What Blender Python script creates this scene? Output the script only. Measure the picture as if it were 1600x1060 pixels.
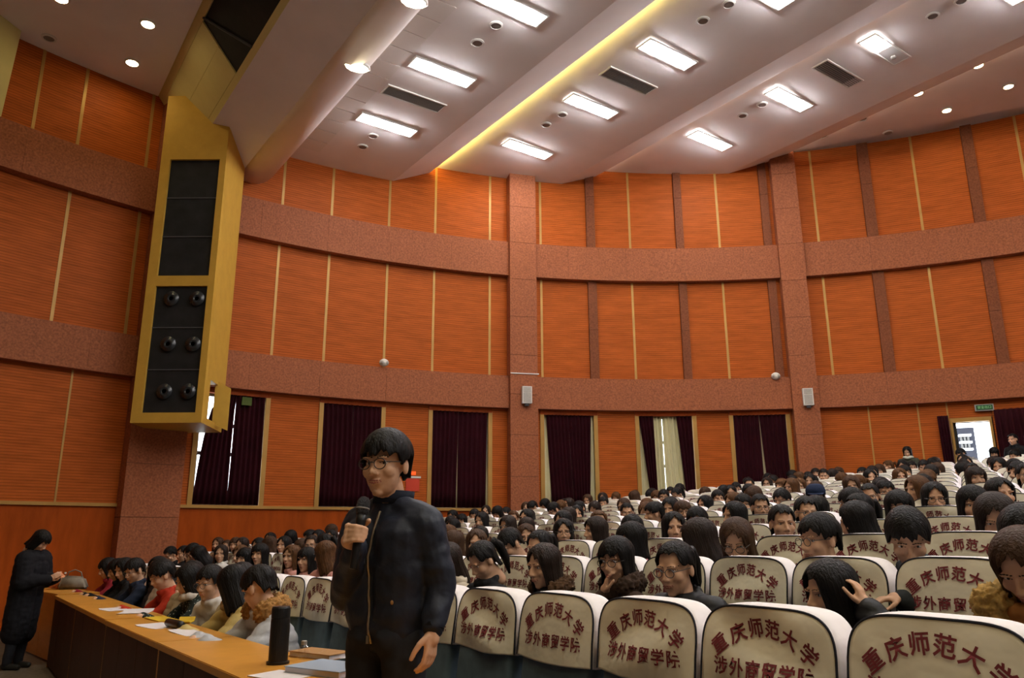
import bpy, bmesh, math, random
from mathutils import Vector, Matrix, noise
from mathutils.bvhtree import BVHTree

for o in list(bpy.data.objects): bpy.data.objects.remove(o)
sc = bpy.context.scene
COL = sc.collection
random.seed(11)
rad = math.radians

# ---------------------------------------------------------------- camera
F_PX, HORIZON_DROP, CZ = 1200.0, 303.0, 1.35
PITCH, ROLL = math.atan(HORIZON_DROP / F_PX), -rad(.24)
cam_d = bpy.data.cameras.new('camera'); cam = bpy.data.objects.new('camera', cam_d); COL.objects.link(cam)
cam_d.sensor_width = 36.0; cam_d.lens = 36.0 * F_PX / 1600.0; cam_d.clip_start = .05; cam_d.clip_end = 300
FW = Vector((0, math.cos(PITCH), math.sin(PITCH))); UP0 = Vector((0, -math.sin(PITCH), math.cos(PITCH)))
RT = Vector((math.cos(ROLL), 0, 0)) + UP0 * math.sin(ROLL)
UPV = Vector((-math.sin(ROLL), 0, 0)) + UP0 * math.cos(ROLL)
cam.matrix_world = Matrix(((RT.x, UPV.x, -FW.x, 0), (RT.y, UPV.y, -FW.y, 0), (RT.z, UPV.z, -FW.z, CZ), (0, 0, 0, 1)))
sc.camera = cam
CAM = Vector((0, 0, CZ))

# ---------------------------------------------------------------- world and exposure
w = bpy.data.worlds.new('overcast_sky'); sc.world = w; w.use_nodes = True
bg = w.node_tree.nodes['Background']; bg.inputs['Color'].default_value = (.86, .94, 1, 1); bg.inputs['Strength'].default_value = 6.0
sc.view_settings.view_transform = 'Standard'; sc.view_settings.look = 'None'
sc.view_settings.gamma = 1; sc.view_settings.use_curve_mapping = False
sc.view_settings.exposure = 0.0
sc.cycles.max_bounces = 6; sc.cycles.diffuse_bounces = 4; sc.cycles.glossy_bounces = 2; sc.cycles.transmission_bounces = 2; sc.cycles.transparent_max_bounces = 6
TROFFER, DOWN, FRONT, STAGE_FILL, COVE = 28.0, 85.0, 160.0, 150.0, 34.0        # how strongly the hall's lamps and the added stage fill burn

# ---------------------------------------------------------------- the hall's own frame
# r runs along the seat rows (away to the left), m runs from the stage to the back
PHI = rad(54.87)
DI, MM = Vector((-math.cos(PHI), math.sin(PHI), 0)), Vector((math.sin(PHI), math.cos(PHI), 0))
CW, RW = Vector((4.3, 2.9, 0)), 17.2
RC, MC = CW.dot(DI), CW.dot(MM)
ROWROT = math.atan2(DI.y, DI.x)
def W(r, m, z=0.0): return DI * r + MM * m + Vector((0, 0, z))
def tilt(r): return .019 * min(r, 7) + .012 * max(0, r - 7)
def ray(u, v): return FW + RT * ((u - 800) / F_PX) - UPV * ((v - 530) / F_PX)
def at_depth(u, v, y):
    d = ray(u, v); return CAM + d * (y / d.y)
def at_m(u, v, m):
    d = ray(u, v); return CAM + d * (m / d.dot(MM))
def at_tilt(u, v, a):
    d = ray(u, v); t = (a - CZ) / d.z
    for _ in range(40):
        p = CAM + d * t; t += .6 * ((a - tilt(p.dot(DI))) - p.z) / d.z
    return CAM + d * t
def proj(p):
    q = p - CAM; z = q.dot(FW); return 800 + F_PX * q.dot(RT) / z, 530 - F_PX * q.dot(UPV) / z
def on_wall(u, v, R):
    d = ray(u, v); a = d.x ** 2 + d.y ** 2; b = -2 * (d.x * CW.x + d.y * CW.y); c = CW.x ** 2 + CW.y ** 2 - R * R
    return CAM + d * ((-b + math.sqrt(b * b - 4 * a * c)) / (2 * a))
def ang_of(p): return math.degrees(math.atan2(p.x - CW.x, p.y - CW.y))
def cyl(a, R, z): return Vector((CW.x + R * math.sin(rad(a)), CW.y + R * math.cos(rad(a)), z))
ROW_M = [2.217, 3.6, 4.40, 5.35] + [5.35 + .92 * i for i in range(1, 16)]
ROW_TOP = [1.141, 1.269, 1.384, 1.49] + [1.49 + .11 * i for i in range(1, 16)]
ROW_R0 = [1.158, 1.765, 2.064, 2.589] + [2.6 + .21 * ((i * 7) % 5 - 2) for i in range(1, 16)]
SEAT_H, PITCH_R = 1.18, .55
def floor_z(k, r): return ROW_TOP[k] - SEAT_H - tilt(r)

# ---------------------------------------------------------------- materials
MATS = {}
def mat(name, col, rough=.6, metal=0., noise_s=0., noise_amt=.15, bump=0., bump_s=0., emit=None, objcol=False, spec=.3, sheen=0., random_amt=0., bstretch=None):
    m = bpy.data.materials.new(name); m.use_nodes = True; nt = m.node_tree; b = nt.nodes['Principled BSDF']
    b.inputs['Roughness'].default_value = rough; b.inputs['Metallic'].default_value = metal
    b.inputs['Specular IOR Level'].default_value = spec
    if sheen: b.inputs['Sheen Weight'].default_value = sheen
    tc = nt.nodes.new('ShaderNodeTexCoord')
    src = None
    if objcol:
        oi = nt.nodes.new('ShaderNodeObjectInfo'); src = oi.outputs['Color']
    else:
        rgb = nt.nodes.new('ShaderNodeRGB'); rgb.outputs[0].default_value = (*col, 1); src = rgb.outputs[0]
    if random_amt:
        oi = nt.nodes.new('ShaderNodeObjectInfo'); hv = nt.nodes.new('ShaderNodeHueSaturation')
        mr = nt.nodes.new('ShaderNodeMapRange'); nt.links.new(oi.outputs['Random'], mr.inputs[0])
        mr.inputs[3].default_value = 1 - random_amt; mr.inputs[4].default_value = 1 + random_amt
        nt.links.new(mr.outputs[0], hv.inputs['Value']); nt.links.new(src, hv.inputs['Color']); src = hv.outputs[0]
    if noise_s:
        n = nt.nodes.new('ShaderNodeTexNoise'); n.inputs['Scale'].default_value = noise_s; n.inputs['Detail'].default_value = 4
        nt.links.new(tc.outputs['Object'], n.inputs['Vector'])
        mr = nt.nodes.new('ShaderNodeMapRange'); mr.inputs[1].default_value = .25; mr.inputs[2].default_value = .75
        mr.inputs[3].default_value = 1 - noise_amt; mr.inputs[4].default_value = 1 + noise_amt
        nt.links.new(n.outputs['Fac'], mr.inputs[0])
        mx = nt.nodes.new('ShaderNodeVectorMath'); mx.operation = 'SCALE'
        nt.links.new(src, mx.inputs[0]); nt.links.new(mr.outputs[0], mx.inputs['Scale']); src = mx.outputs[0]
    nt.links.new(src, b.inputs['Base Color'])
    if bump:
        n = nt.nodes.new('ShaderNodeTexNoise'); n.inputs['Scale'].default_value = bump_s; n.inputs['Detail'].default_value = 3
        mp = nt.nodes.new('ShaderNodeMapping'); mp.inputs['Scale'].default_value = bstretch or (1, 1, 1)
        nt.links.new(tc.outputs['Object'], mp.inputs['Vector']); nt.links.new(mp.outputs[0], n.inputs['Vector'])
        bp = nt.nodes.new('ShaderNodeBump'); bp.inputs['Strength'].default_value = bump; bp.inputs['Distance'].default_value = .02
        nt.links.new(n.outputs['Fac'], bp.inputs['Height']); nt.links.new(bp.outputs[0], b.inputs['Normal'])
    if emit:
        b.inputs['Emission Color'].default_value = (*emit[0], 1); b.inputs['Emission Strength'].default_value = emit[1]
    MATS[name] = m; return m
def wood(name, col, groove=0., stretch=(1, 1, 9), amt=.22, rough=.5):
    """wood veneer; groove > 0 cuts horizontal grooves that far apart"""
    m = mat(name, col, rough, spec=.08); nt = m.node_tree; b = nt.nodes['Principled BSDF']
    tc = nt.nodes.new('ShaderNodeTexCoord'); mp = nt.nodes.new('ShaderNodeMapping'); mp.inputs['Scale'].default_value = stretch
    nt.links.new(tc.outputs['Object'], mp.inputs['Vector'])
    n = nt.nodes.new('ShaderNodeTexNoise'); n.inputs['Scale'].default_value = 1.6; n.inputs['Detail'].default_value = 6; n.inputs['Roughness'].default_value = .65
    nt.links.new(mp.outputs[0], n.inputs['Vector'])
    cr = nt.nodes.new('ShaderNodeValToRGB'); cr.color_ramp.elements[0].position = .3; cr.color_ramp.elements[1].position = .72
    cr.color_ramp.elements[0].color = (*[c * (1 - amt) for c in col], 1); cr.color_ramp.elements[1].color = (*[c * (1 + amt) for c in col], 1)
    nt.links.new(n.outputs['Fac'], cr.inputs[0]); nt.links.new(cr.outputs[0], b.inputs['Base Color'])
    if groove:
        sx = nt.nodes.new('ShaderNodeSeparateXYZ'); nt.links.new(tc.outputs['Object'], sx.inputs[0])
        d = nt.nodes.new('ShaderNodeMath'); d.operation = 'DIVIDE'; d.inputs[1].default_value = groove; nt.links.new(sx.outputs['Z'], d.inputs[0])
        fr = nt.nodes.new('ShaderNodeMath'); fr.operation = 'FRACT'; nt.links.new(d.outputs[0], fr.inputs[0])
        gt = nt.nodes.new('ShaderNodeMath'); gt.operation = 'GREATER_THAN'; gt.inputs[1].default_value = .22; nt.links.new(fr.outputs[0], gt.inputs[0])
        bp = nt.nodes.new('ShaderNodeBump'); bp.inputs['Strength'].default_value = .6; bp.inputs['Distance'].default_value = .012
        nt.links.new(gt.outputs[0], bp.inputs['Height']); nt.links.new(bp.outputs[0], b.inputs['Normal'])
        mr = nt.nodes.new('ShaderNodeMapRange'); mr.inputs[3].default_value = .62; mr.inputs[4].default_value = 1.05; nt.links.new(gt.outputs[0], mr.inputs[0])
        sc_ = nt.nodes.new('ShaderNodeVectorMath'); sc_.operation = 'SCALE'; nt.links.new(cr.outputs[0], sc_.inputs[0]); nt.links.new(mr.outputs[0], sc_.inputs['Scale'])
        nt.links.new(sc_.outputs[0], b.inputs['Base Color'])
    return m
wood('slat_wood', (.42, .097, .015), groove=.055)
wood('plain_wood', (.34, .062, .006), stretch=(3, 3, .6), rough=.42)
wood('desk_wood', (.56, .26, .045), stretch=(2, 2, 8), amt=.12, rough=.32)
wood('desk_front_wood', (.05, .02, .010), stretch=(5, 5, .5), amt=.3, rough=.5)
wood('tower_wood', (.55, .33, .055), stretch=(2, 2, 2), amt=.08)
wood('fascia_board', (.62, .54, .24), stretch=(1, 1, 1), amt=.06)
mat('granite', (.31, .105, .048), .6, spec=.1, noise_s=26, noise_amt=.35)
mat('granite_dark', (.19, .062, .027), .6, spec=.1, noise_s=26, noise_amt=.3)
mat('brass', (.42, .235, .06), .4, .25, noise_s=3, noise_amt=.1)
mat('ceiling_paint', (.82, .77, .75), .85, noise_s=1.1, noise_amt=.05)
mat('ceiling_tile', (.78, .74, .70), .85)
mat('backing', (.05, .03, .02), .9)
mat('white_plastic', (.70, .68, .63), .45)
mat('grille', (.42, .40, .36), .7, noise_s=120, noise_amt=.3)
mat('vent_metal', (.26, .25, .24), .5)
mat('vent_dark', (.07, .07, .075), .8)
mat('black_cloth', (.012, .012, .013), .8, noise_s=4, noise_amt=.4)
mat('driver_cone', (.02, .025, .03), .25, spec=.6)
mat('maroon_velvet', (.026, .0028, .0055), .9, noise_s=3, noise_amt=.25, spec=.1)
mat('sheer_cloth', (.62, .58, .34), .8, noise_s=2, noise_amt=.08)
mat('window_metal', (.35, .36, .36), .4, .5)
mat('carpet', (.17, .14, .11), .95, noise_s=30, noise_amt=.3)
mat('stage_wall', (.16, .11, .08), .8)
mat('troffer_glow', (.9, .9, .9), .5, emit=((1., .97, .98), TROFFER))
mat('troffer_off', (.55, .54, .52), .5)
mat('bulb_glow', (.9, .9, .9), .5, emit=((1, .98, 1), TROFFER * 8))
mat('down_glow', (.9, .9, .8), .5, emit=((1, .80, .42), DOWN))
mat('front_glow', (.9, .9, .8), .5, emit=((1, .84, .55), FRONT))
mat('stage_fill_glow', (.9, .9, .8), .5, emit=((1, .80, .42), STAGE_FILL))
mat('sconce_glow', (.9, .9, .8), .5, emit=((1, .86, .55), 30))
mat('cove_glow', (.9, .8, .4), .5, emit=((1, .78, .16), COVE))
mat('cove_dim', (.9, .6, .3), .5, emit=((1, .55, .25), COVE * .10))
mat('lamp_off', (.22, .2, .18), .4)
mat('red_paint', (.55, .05, .02), .5)
mat('sign_red', (.8, .1, .02), .5, emit=((1, .10, .01), .8))
mat('exit_green', (.02, .09, .03), .5)
mat('exit_text', (.3, .7, .3), .5, emit=((.35, .8, .3), .12))
mat('grey_metal', (.35, .35, .33), .4, .4)
mat('facade', (.045, .045, .06), .8, noise_s=2, noise_amt=.1)
mat('facade_white', (.8, .8, .8), .7)
# seats
mat('cover_panel', (.85, .82, .70), .85, noise_s=5, noise_amt=.10, bump=.55, bump_s=7)
mat('cover_side', (.86, .82, .84), .85, noise_s=6, noise_amt=.06, bump=.4, bump_s=12)
mat('piping_navy', (.018, .020, .035), .7)
mat('lettering_red', (.19, .030, .040), .8, noise_s=40, noise_amt=.2)
mat('seat_blue', (.095, .145, .19), .85, noise_s=9, noise_amt=.25, bump=.3, bump_s=5)
mat('seat_plastic', (.02, .02, .022), .5)
mat('armrest_wood', (.16, .045, .02), .35)
# people
mat('skin', (.58, .34, .215), .55, noise_s=14, noise_amt=.07, random_amt=.10, spec=.35)
mat('lip', (.36, .105, .085), .5)
mat('eye_white', (.62, .58, .54), .3)
mat('eye_dark', (.012, .009, .008), .3)
mat('brow', (.025, .017, .013), .9)
mat('hair', (.012, .009, .008), .5, objcol=True, noise_s=30, noise_amt=.35, bump=.55, bump_s=110, spec=.16, bstretch=(1, 1, .10))
mat('cloth', (.1, .1, .1), .85, objcol=True, noise_s=8, noise_amt=.18, bump=.5, bump_s=9, spec=.15)
mat('cloth_shiny', (.1, .1, .1), .55, objcol=True, noise_s=6, noise_amt=.15, bump=.5, bump_s=10, spec=.25)
mat('fur', (.1, .1, .1), .95, objcol=True, noise_s=45, noise_amt=.5)
mat('denim', (.018, .020, .028), .9, noise_s=10, noise_amt=.2, bump=.4, bump_s=7)
mat('shoe_black', (.02, .02, .02), .5)
mat('wire_frame', (.10, .09, .085), .3, .6)
mat('zip_metal', (.30, .25, .18), .35, .8)
mat('mic_black', (.010, .010, .011), .4)
mat('mic_mesh', (.035, .035, .04), .45, .5, bump=.8, bump_s=300)
# table things
mat('paper', (.68, .64, .66), .8)
mat('yellow_card', (.62, .40, .02), .6)
mat('blue_card', (.30, .36, .45), .6)
mat('orange_bag', (.55, .20, .08), .5, noise_s=25, noise_amt=.5)
mat('grey_bag', (.20, .17, .13), .6, noise_s=14, noise_amt=.3)
mat('black_plastic', (.012, .011, .011), .35)
mat('kraft', (.36, .19, .07), .7)
def glass_mat():
    m = bpy.data.materials.new('clear_glass'); m.use_nodes = True; nt = m.node_tree; nt.nodes.clear()
    out = nt.nodes.new('ShaderNodeOutputMaterial'); mix = nt.nodes.new('ShaderNodeMixShader'); mix.inputs[0].default_value = .1
    t = nt.nodes.new('ShaderNodeBsdfTransparent'); g = nt.nodes.new('ShaderNodeBsdfGlossy'); g.inputs['Roughness'].default_value = .05
    nt.links.new(t.outputs[0], mix.inputs[1]); nt.links.new(g.outputs[0], mix.inputs[2]); nt.links.new(mix.outputs[0], out.inputs[0])
    MATS['clear_glass'] = m
glass_mat()
def dotted():
    m = mat('dotted_knit', (.02, .022, .022), .9); nt = m.node_tree; b = nt.nodes['Principled BSDF']
    tc = nt.nodes.new('ShaderNodeTexCoord'); v = nt.nodes.new('ShaderNodeTexVoronoi'); v.inputs['Scale'].default_value = 45
    nt.links.new(tc.outputs['Object'], v.inputs['Vector'])
    cr = nt.nodes.new('ShaderNodeValToRGB'); cr.color_ramp.interpolation = 'CONSTANT'
    cr.color_ramp.elements[0].color = (.34, .37, .34, 1); cr.color_ramp.elements[1].position = .26; cr.color_ramp.elements[1].color = (.012, .02, .018, 1)
    nt.links.new(v.outputs['Distance'], cr.inputs[0]); nt.links.new(cr.outputs[0], b.inputs['Base Color'])
dotted()

# ---------------------------------------------------------------- object helpers
def tag(o, label=None, cat=None, group=None, kind=None):
    if label: o['label'] = label
    if cat: o['category'] = cat
    if group: o['group'] = group
    if kind: o['kind'] = kind
    return o
def link(name, me, parent=None, mats=None, smooth=False):
    if mats is not None:
        if len(me.materials): me.materials.clear()
        for m in (list(mats) if isinstance(mats, (list, tuple)) else [mats]): me.materials.append(MATS[m] if isinstance(m, str) else m)
    if smooth: me.polygons.foreach_set('use_smooth', [True] * len(me.polygons))
    o = bpy.data.objects.new(name, me); COL.objects.link(o)
    if parent is not None: o.parent = parent
    return o
def bm_mesh(bm, name):
    me = bpy.data.meshes.new(name); bmesh.ops.recalc_face_normals(bm, faces=bm.faces[:]); bm.to_mesh(me); bm.free(); return me
def obj(name, bm, mats, parent=None, smooth=False): return link(name, bm_mesh(bm, name), parent, mats, smooth)
def empty(name, loc=(0, 0, 0), rz=0.):
    o = bpy.data.objects.new(name, None); COL.objects.link(o); o.location = loc; o.rotation_euler = (0, 0, rz); o.empty_display_size = .1; return o
def hexa(bm, P, mi=0):
    """box from 8 points: bottom four, then top four"""
    v = [bm.verts.new(p) for p in P]
    for f in ((3, 2, 1, 0), (4, 5, 6, 7), (0, 1, 5, 4), (1, 2, 6, 5), (2, 3, 7, 6), (3, 0, 4, 7)):
        bm.faces.new([v[i] for i in f]).material_index = mi
def box(bm, x0, x1, y0, y1, z0, z1, mi=0):
    hexa(bm, [(x0, y0, z0), (x1, y0, z0), (x1, y1, z0), (x0, y1, z0), (x0, y0, z1), (x1, y0, z1), (x1, y1, z1), (x0, y1, z1)], mi)
def hbox(bm, r0, r1, m0, m1, z0, z1, mi=0):
    hexa(bm, [W(r0, m0, z0), W(r1, m0, z0), W(r1, m1, z0), W(r0, m1, z0), W(r0, m0, z1), W(r1, m0, z1), W(r1, m1, z1), W(r0, m1, z1)], mi)
def curved(bm, a0, a1, R0, R1, z0, z1, step=2.2, mi=0):
    n = max(1, int(math.ceil((a1 - a0) / step))); rings = []
    for i in range(n + 1):
        a = a0 + (a1 - a0) * i / n
        rings.append([bm.verts.new(cyl(a, R, z)) for R, z in ((R0, z0), (R1, z0), (R1, z1), (R0, z1))])
    for p, q in zip(rings, rings[1:]):
        for j in range(4): bm.faces.new((p[j], p[(j + 1) % 4], q[(j + 1) % 4], q[j])).material_index = mi
    bm.faces.new(rings[0]).material_index = mi; bm.faces.new(rings[-1][::-1]).material_index = mi
def lathe(bm, prof, n=16, M=None, mi=0):
    """closed solid of revolution about local z; prof = [(radius, z)...]"""
    M = M or Matrix(); rings = []
    for r, z in prof:
        rings.append([bm.verts.new(M @ Vector((r * math.cos(2 * math.pi * i / n), r * math.sin(2 * math.pi * i / n), z))) for i in range(n)])
    for p, q in zip(rings, rings[1:]):
        for i in range(n): bm.faces.new((p[i], p[(i + 1) % n], q[(i + 1) % n], q[i])).material_index = mi
    bm.faces.new(rings[0][::-1]).material_index = mi; bm.faces.new(rings[-1]).material_index = mi
def tube(bm, pts, rs, n=8, mi=0):
    pts = [Vector(p) for p in pts]; rs = rs if isinstance(rs, (list, tuple)) else [rs] * len(pts); rings = []; ref = None
    for i, p in enumerate(pts):
        t = (pts[min(i + 1, len(pts) - 1)] - pts[max(i - 1, 0)]).normalized()
        if ref is None: ref = t.orthogonal().normalized()
        ref = (ref - t * ref.dot(t)).normalized(); b = t.cross(ref)
        rings.append([bm.verts.new(p + (ref * math.cos(2 * math.pi * j / n) + b * math.sin(2 * math.pi * j / n)) * rs[i]) for j in range(n)])
    for p, q in zip(rings, rings[1:]):
        for i in range(n): bm.faces.new((p[i], p[(i + 1) % n], q[(i + 1) % n], q[i])).material_index = mi
    bm.faces.new(rings[0][::-1]).material_index = mi; bm.faces.new(rings[-1]).material_index = mi
def ell(bm, c, r, M=None, sub=2, mi=0):
    c = Vector(c); T = Matrix.Translation(c) @ Matrix.Diagonal((*r, 1))
    if M is not None: T = M @ T
    g = bmesh.ops.create_icosphere(bm, subdivisions=sub, radius=1, matrix=T)
    for v in g['verts']:
        for f in v.link_faces: f.material_index = mi
def cap(bm, p0, p1, r0, r1=None, n=12, M=None):
    """tapered capsule"""
    r1 = r0 if r1 is None else r1; p0, p1 = Vector(p0), Vector(p1)
    if M is not None: p0, p1 = M @ p0, M @ p1
    d = p1 - p0; L = d.length or 1e-4; t = d / L; pts, rs = [], []
    for i in range(4):
        a = math.pi / 2 * (1 - i / 4); pts.append(p0 - t * r0 * math.sin(a)); rs.append(max(r0 * math.cos(a), r0 * .05))
    pts += [p0, p1]; rs += [r0, r1]
    for i in range(1, 5):
        a = math.pi / 2 * i / 4; pts.append(p1 + t * r1 * math.sin(a)); rs.append(max(r1 * math.cos(a), r1 * .05))
    tube(bm, pts, rs, n)
def remesh(bm, voxel, smooth=3, name='m', fn=None):
    """fuse overlapping solids into one continuous skin"""
    me = bm_mesh(bm, name); o = bpy.data.objects.new('tmp', me); COL.objects.link(o)
    r = o.modifiers.new('r', 'REMESH'); r.mode = 'VOXEL'; r.voxel_size = voxel; r.adaptivity = 0
    s = o.modifiers.new('s', 'SMOOTH'); s.factor = .5; s.iterations = smooth
    bpy.context.view_layer.update(); dg = bpy.context.evaluated_depsgraph_get()
    out = bpy.data.meshes.new_from_object(o.evaluated_get(dg)); bpy.data.objects.remove(o); bpy.data.meshes.remove(me)
    if fn:
        nor = [v.normal.copy() for v in out.vertices]
        for v, nn in zip(out.vertices, nor): v.co = v.co + nn * fn(v.co, nn)
    out.polygons.foreach_set('use_smooth', [True] * len(out.polygons)); out.name = name
    return out
ORD = 'first second third fourth fifth sixth seventh eighth ninth tenth eleventh twelfth thirteenth fourteenth fifteenth sixteenth seventeenth eighteenth nineteenth twentieth'.split()
def ordinal(n): return ORD[n - 1] if n <= 20 else ('twenty-' + ORD[n - 21] if n < 30 else 'thirtieth' if n == 30 else 'thirty-' + ORD[n - 31])

# ================================================================ STRUCTURE
def rlim(m, R=RW + .27):
    d = R * R - (m - MC) ** 2; return math.sqrt(d) if d > 0 else 0.
def extrude(name, prof, mats, parent=None, rlo=None, rhi=None, R=RW + .27):
    """closed profile [(m, z)...] run along the rows to the round wall"""
    bm = bmesh.new(); A, B = [], []
    for m, z in prof:
        L = rlim(m, R)
        A.append(bm.verts.new(W(max(RC - L, rlo if rlo is not None else -99), m, z))); B.append(bm.verts.new(W(min(RC + L, rhi if rhi is not None else 99), m, z)))
    n = len(prof)
    for i in range(n): bm.faces.new((A[i], A[(i + 1) % n], B[(i + 1) % n], B[i]))
    bm.faces.new(A[::-1]); bm.faces.new(B)
    return obj(name, bm, mats, parent)
def slab(name, m0, z0, m1, z1, mats, parent, th=.3):
    n = max(2, int((m1 - m0) / .5)); lo = [(m0 + (m1 - m0) * i / n, z0 + (z1 - z0) * i / n) for i in range(n + 1)]
    return extrude(name, lo + [(m, z + th) for m, z in lo[::-1]], mats, parent)

# --- floor: one stepped surface
def build_floor():
    bm = bmesh.new(); NR = 24
    fronts = [ROW_M[k] - .62 for k in range(len(ROW_M))]
    def strip(m0, m1, base, step=.6, drop=None):
        n = max(1, int((m1 - m0) / step)); prev = None
        for i in range(n + 1):
            m = m0 + (m1 - m0) * i / n; L = rlim(m, RW + .25)
            row = [bm.verts.new(W(RC - L + 2 * L * j / NR, m, base - tilt(RC - L + 2 * L * j / NR))) for j in range(NR + 1)]
            if prev:
                for j in range(NR): bm.faces.new((prev[j], prev[j + 1], row[j + 1], row[j]))
            elif drop:
                low = [bm.verts.new(v.co - Vector((0, 0, drop))) for v in row]
                for j in range(NR): bm.faces.new((low[j], low[j + 1], row[j + 1], row[j]))
            prev = row
    strip(MC - RW - .2, fronts[1], ROW_TOP[0] - SEAT_H)
    for k in range(1, len(ROW_M)):
        end = fronts[k + 1] if k + 1 < len(ROW_M) else MC + RW + .2
        strip(fronts[k], end, ROW_TOP[k] - SEAT_H, drop=ROW_TOP[k] - ROW_TOP[k - 1])
    tag(obj('floor', bm, 'carpet'), kind='structure', label='dark carpeted floor rising in steps under the seat rows')
build_floor()

# --- round wall
A0, A1 = -78, 52
Z_SILL, Z_B1, Z_B2, Z_B3, Z_B4, Z_TOP = 1.90, 4.46, 5.30, 8.05, 9.0, 12.15
PIL = [(-44.0, -40.3), (-14.75, -12.3), (10.05, 12.2), (35.2, 37.4)]
DARK = [(-7.3, -6.5), (1.07, 1.78), (9.0, 9.7), (17.8, 18.7), (26.15, 27.0)]
WIN = [(-39.26, -34.6), (-30.2, -25.5), (-21.25, -16.4), (-11.55, -7.1), (-3.15, 1.6), (5.05, 9.55)]
DOOR = (22.3, 25.0); DOOR_Z = (1.75, 3.96)
R_P = RW + .20
bm = bmesh.new()
curved(bm, A0, A1, RW + .28, RW + .45, -.5, Z_SILL); curved(bm, A0, A1, RW + .28, RW + .45, 4.36, Z_TOP + .3)
edges = [A0] + [x for wn in WIN for x in wn] + list(DOOR) + [A1]
for a, b in zip(edges[::2], edges[1::2]): curved(bm, a, b, RW + .28, RW + .45, Z_SILL, 4.36)
curved(bm, DOOR[0], DOOR[1], RW + .28, RW + .45, DOOR_Z[1], 4.36)
wall = tag(obj('wall_back', bm, 'backing'), kind='structure', label='curved hall wall clad in grooved orange wood between granite bands')
bm = bmesh.new(); curved(bm, A1, A0 + 360, RW + .28, RW + .45, -.8, Z_TOP + .3, 4)
tag(obj('wall_front', bm, 'stage_wall'), kind='structure', label='plain wall on the stage side')
def spans(cuts, lo, hi, solid):
    """intervals between cut angles, leaving out the solid ones"""
    pts = sorted({lo, hi, *[c for c in cuts if lo < c < hi], *[x for s in solid for x in s if lo < x < hi]})
    for a, b in zip(pts, pts[1:]):
        mid = (a + b) / 2
        if not any(s[0] <= mid <= s[1] for s in solid): yield a, b
STRIPS = [-49.26, -44.75, -34.48, -30.42, -25.48, -21.35, -16.33, -11.6, -3.2, 5.05, 13.75, 22.24, 30.2]
T3 = [-52.0 - 4.2 * i for i in range(5)] + STRIPS
T2 = [-53.8 - 4.2 * i for i in range(5)] + STRIPS
T1L = [-51.9, -47.6, -56.2, -60.5]
def piece(name, a, b, R0, R1, z0, z1, m, gap=.012):
    bm = bmesh.new(); curved(bm, a + gap, b - gap, R0, R1, z0, z1); return obj(name, bm, m, wall)
for z0, z1, cuts in ((Z_B2, Z_B3, T2), (Z_B4, Z_TOP, T3)):
    for a, b in spans(cuts, A0, A1, PIL + DARK): piece('wood_panel', a, b, R_P, RW + .28, z0, z1, 'slat_wood')
    for c in cuts: piece('brass_strip', c - .10, c + .10, R_P - .012, R_P + .02, z0, z1, 'brass', 0)
    for a, b in DARK:
        n = 2
        for i in range(n): piece('granite_strip', a, b, RW + .13, RW + .28, z0 + (z1 - z0) * i / n + .004, z0 + (z1 - z0) * (i + 1) / n - .004, 'granite_dark', 0)
SOLID1 = PIL + [(a - .3, b + .3) for a, b in WIN]
for a, b in spans(T1L, A0, 12.5, SOLID1): piece('wood_panel', a, b, R_P, RW + .28, Z_SILL + .04, Z_B1, 'slat_wood')
for a, b in spans([16.2, 19.95], 12.2, DOOR[0] - .2, PIL): piece('wood_panel', a, b, R_P, RW + .28, 1.2, Z_B1, 'slat_wood')
for a, b in spans([30], DOOR[1] + .2, A1, PIL): piece('wood_panel', a, b, R_P, RW + .28, 1.2, Z_B1, 'slat_wood')
piece('wood_panel', DOOR[0] - .2, DOOR[1] + .2, R_P, RW + .28, DOOR_Z[1] + .1, Z_B1, 'slat_wood')
for c in T1L + [16.2, 19.95, 22.1]: piece('brass_strip', c - .06, c + .06, R_P - .012, R_P + .02, Z_SILL, Z_B1, 'brass', 0)
for a, b in WIN:      # heads above the windows and gilded jambs
    piece('window_head', a - .3, b + .3, R_P - .03, RW + .28, 4.34, Z_B1, 'plain_wood', 0)
for a, b in spans([-60, -52, -28, -22, 4, 18], A0, A1, PIL): piece('wainscot_panel', a, b, R_P, RW + .28, -.45, Z_SILL - .02, 'plain_wood')
for a, b in spans([-60, -30, -2], A0, 22.0, PIL): piece('sill_rail', a, b, R_P - .05, RW + .28, Z_SILL - .02, Z_SILL + .045, 'brass', 0)
for z0, z1 in ((Z_B1, Z_B2), (Z_B3, Z_B4)):
    cuts = [-74 + 5.4 * i for i in range(24)]
    for a, b in spans(cuts, A0, A1, PIL): piece('granite_band', a, b, RW, RW + .28, z0, z1, 'granite', .006)
for a, b in PIL:
    z = -.4
    while z < Z_TOP:
        h = min(1.04, Z_TOP - z); piece('pilaster_block', a, b, RW - .13, RW + .28, z + .004, z + h - .004, 'granite', 0); z += h

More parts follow.
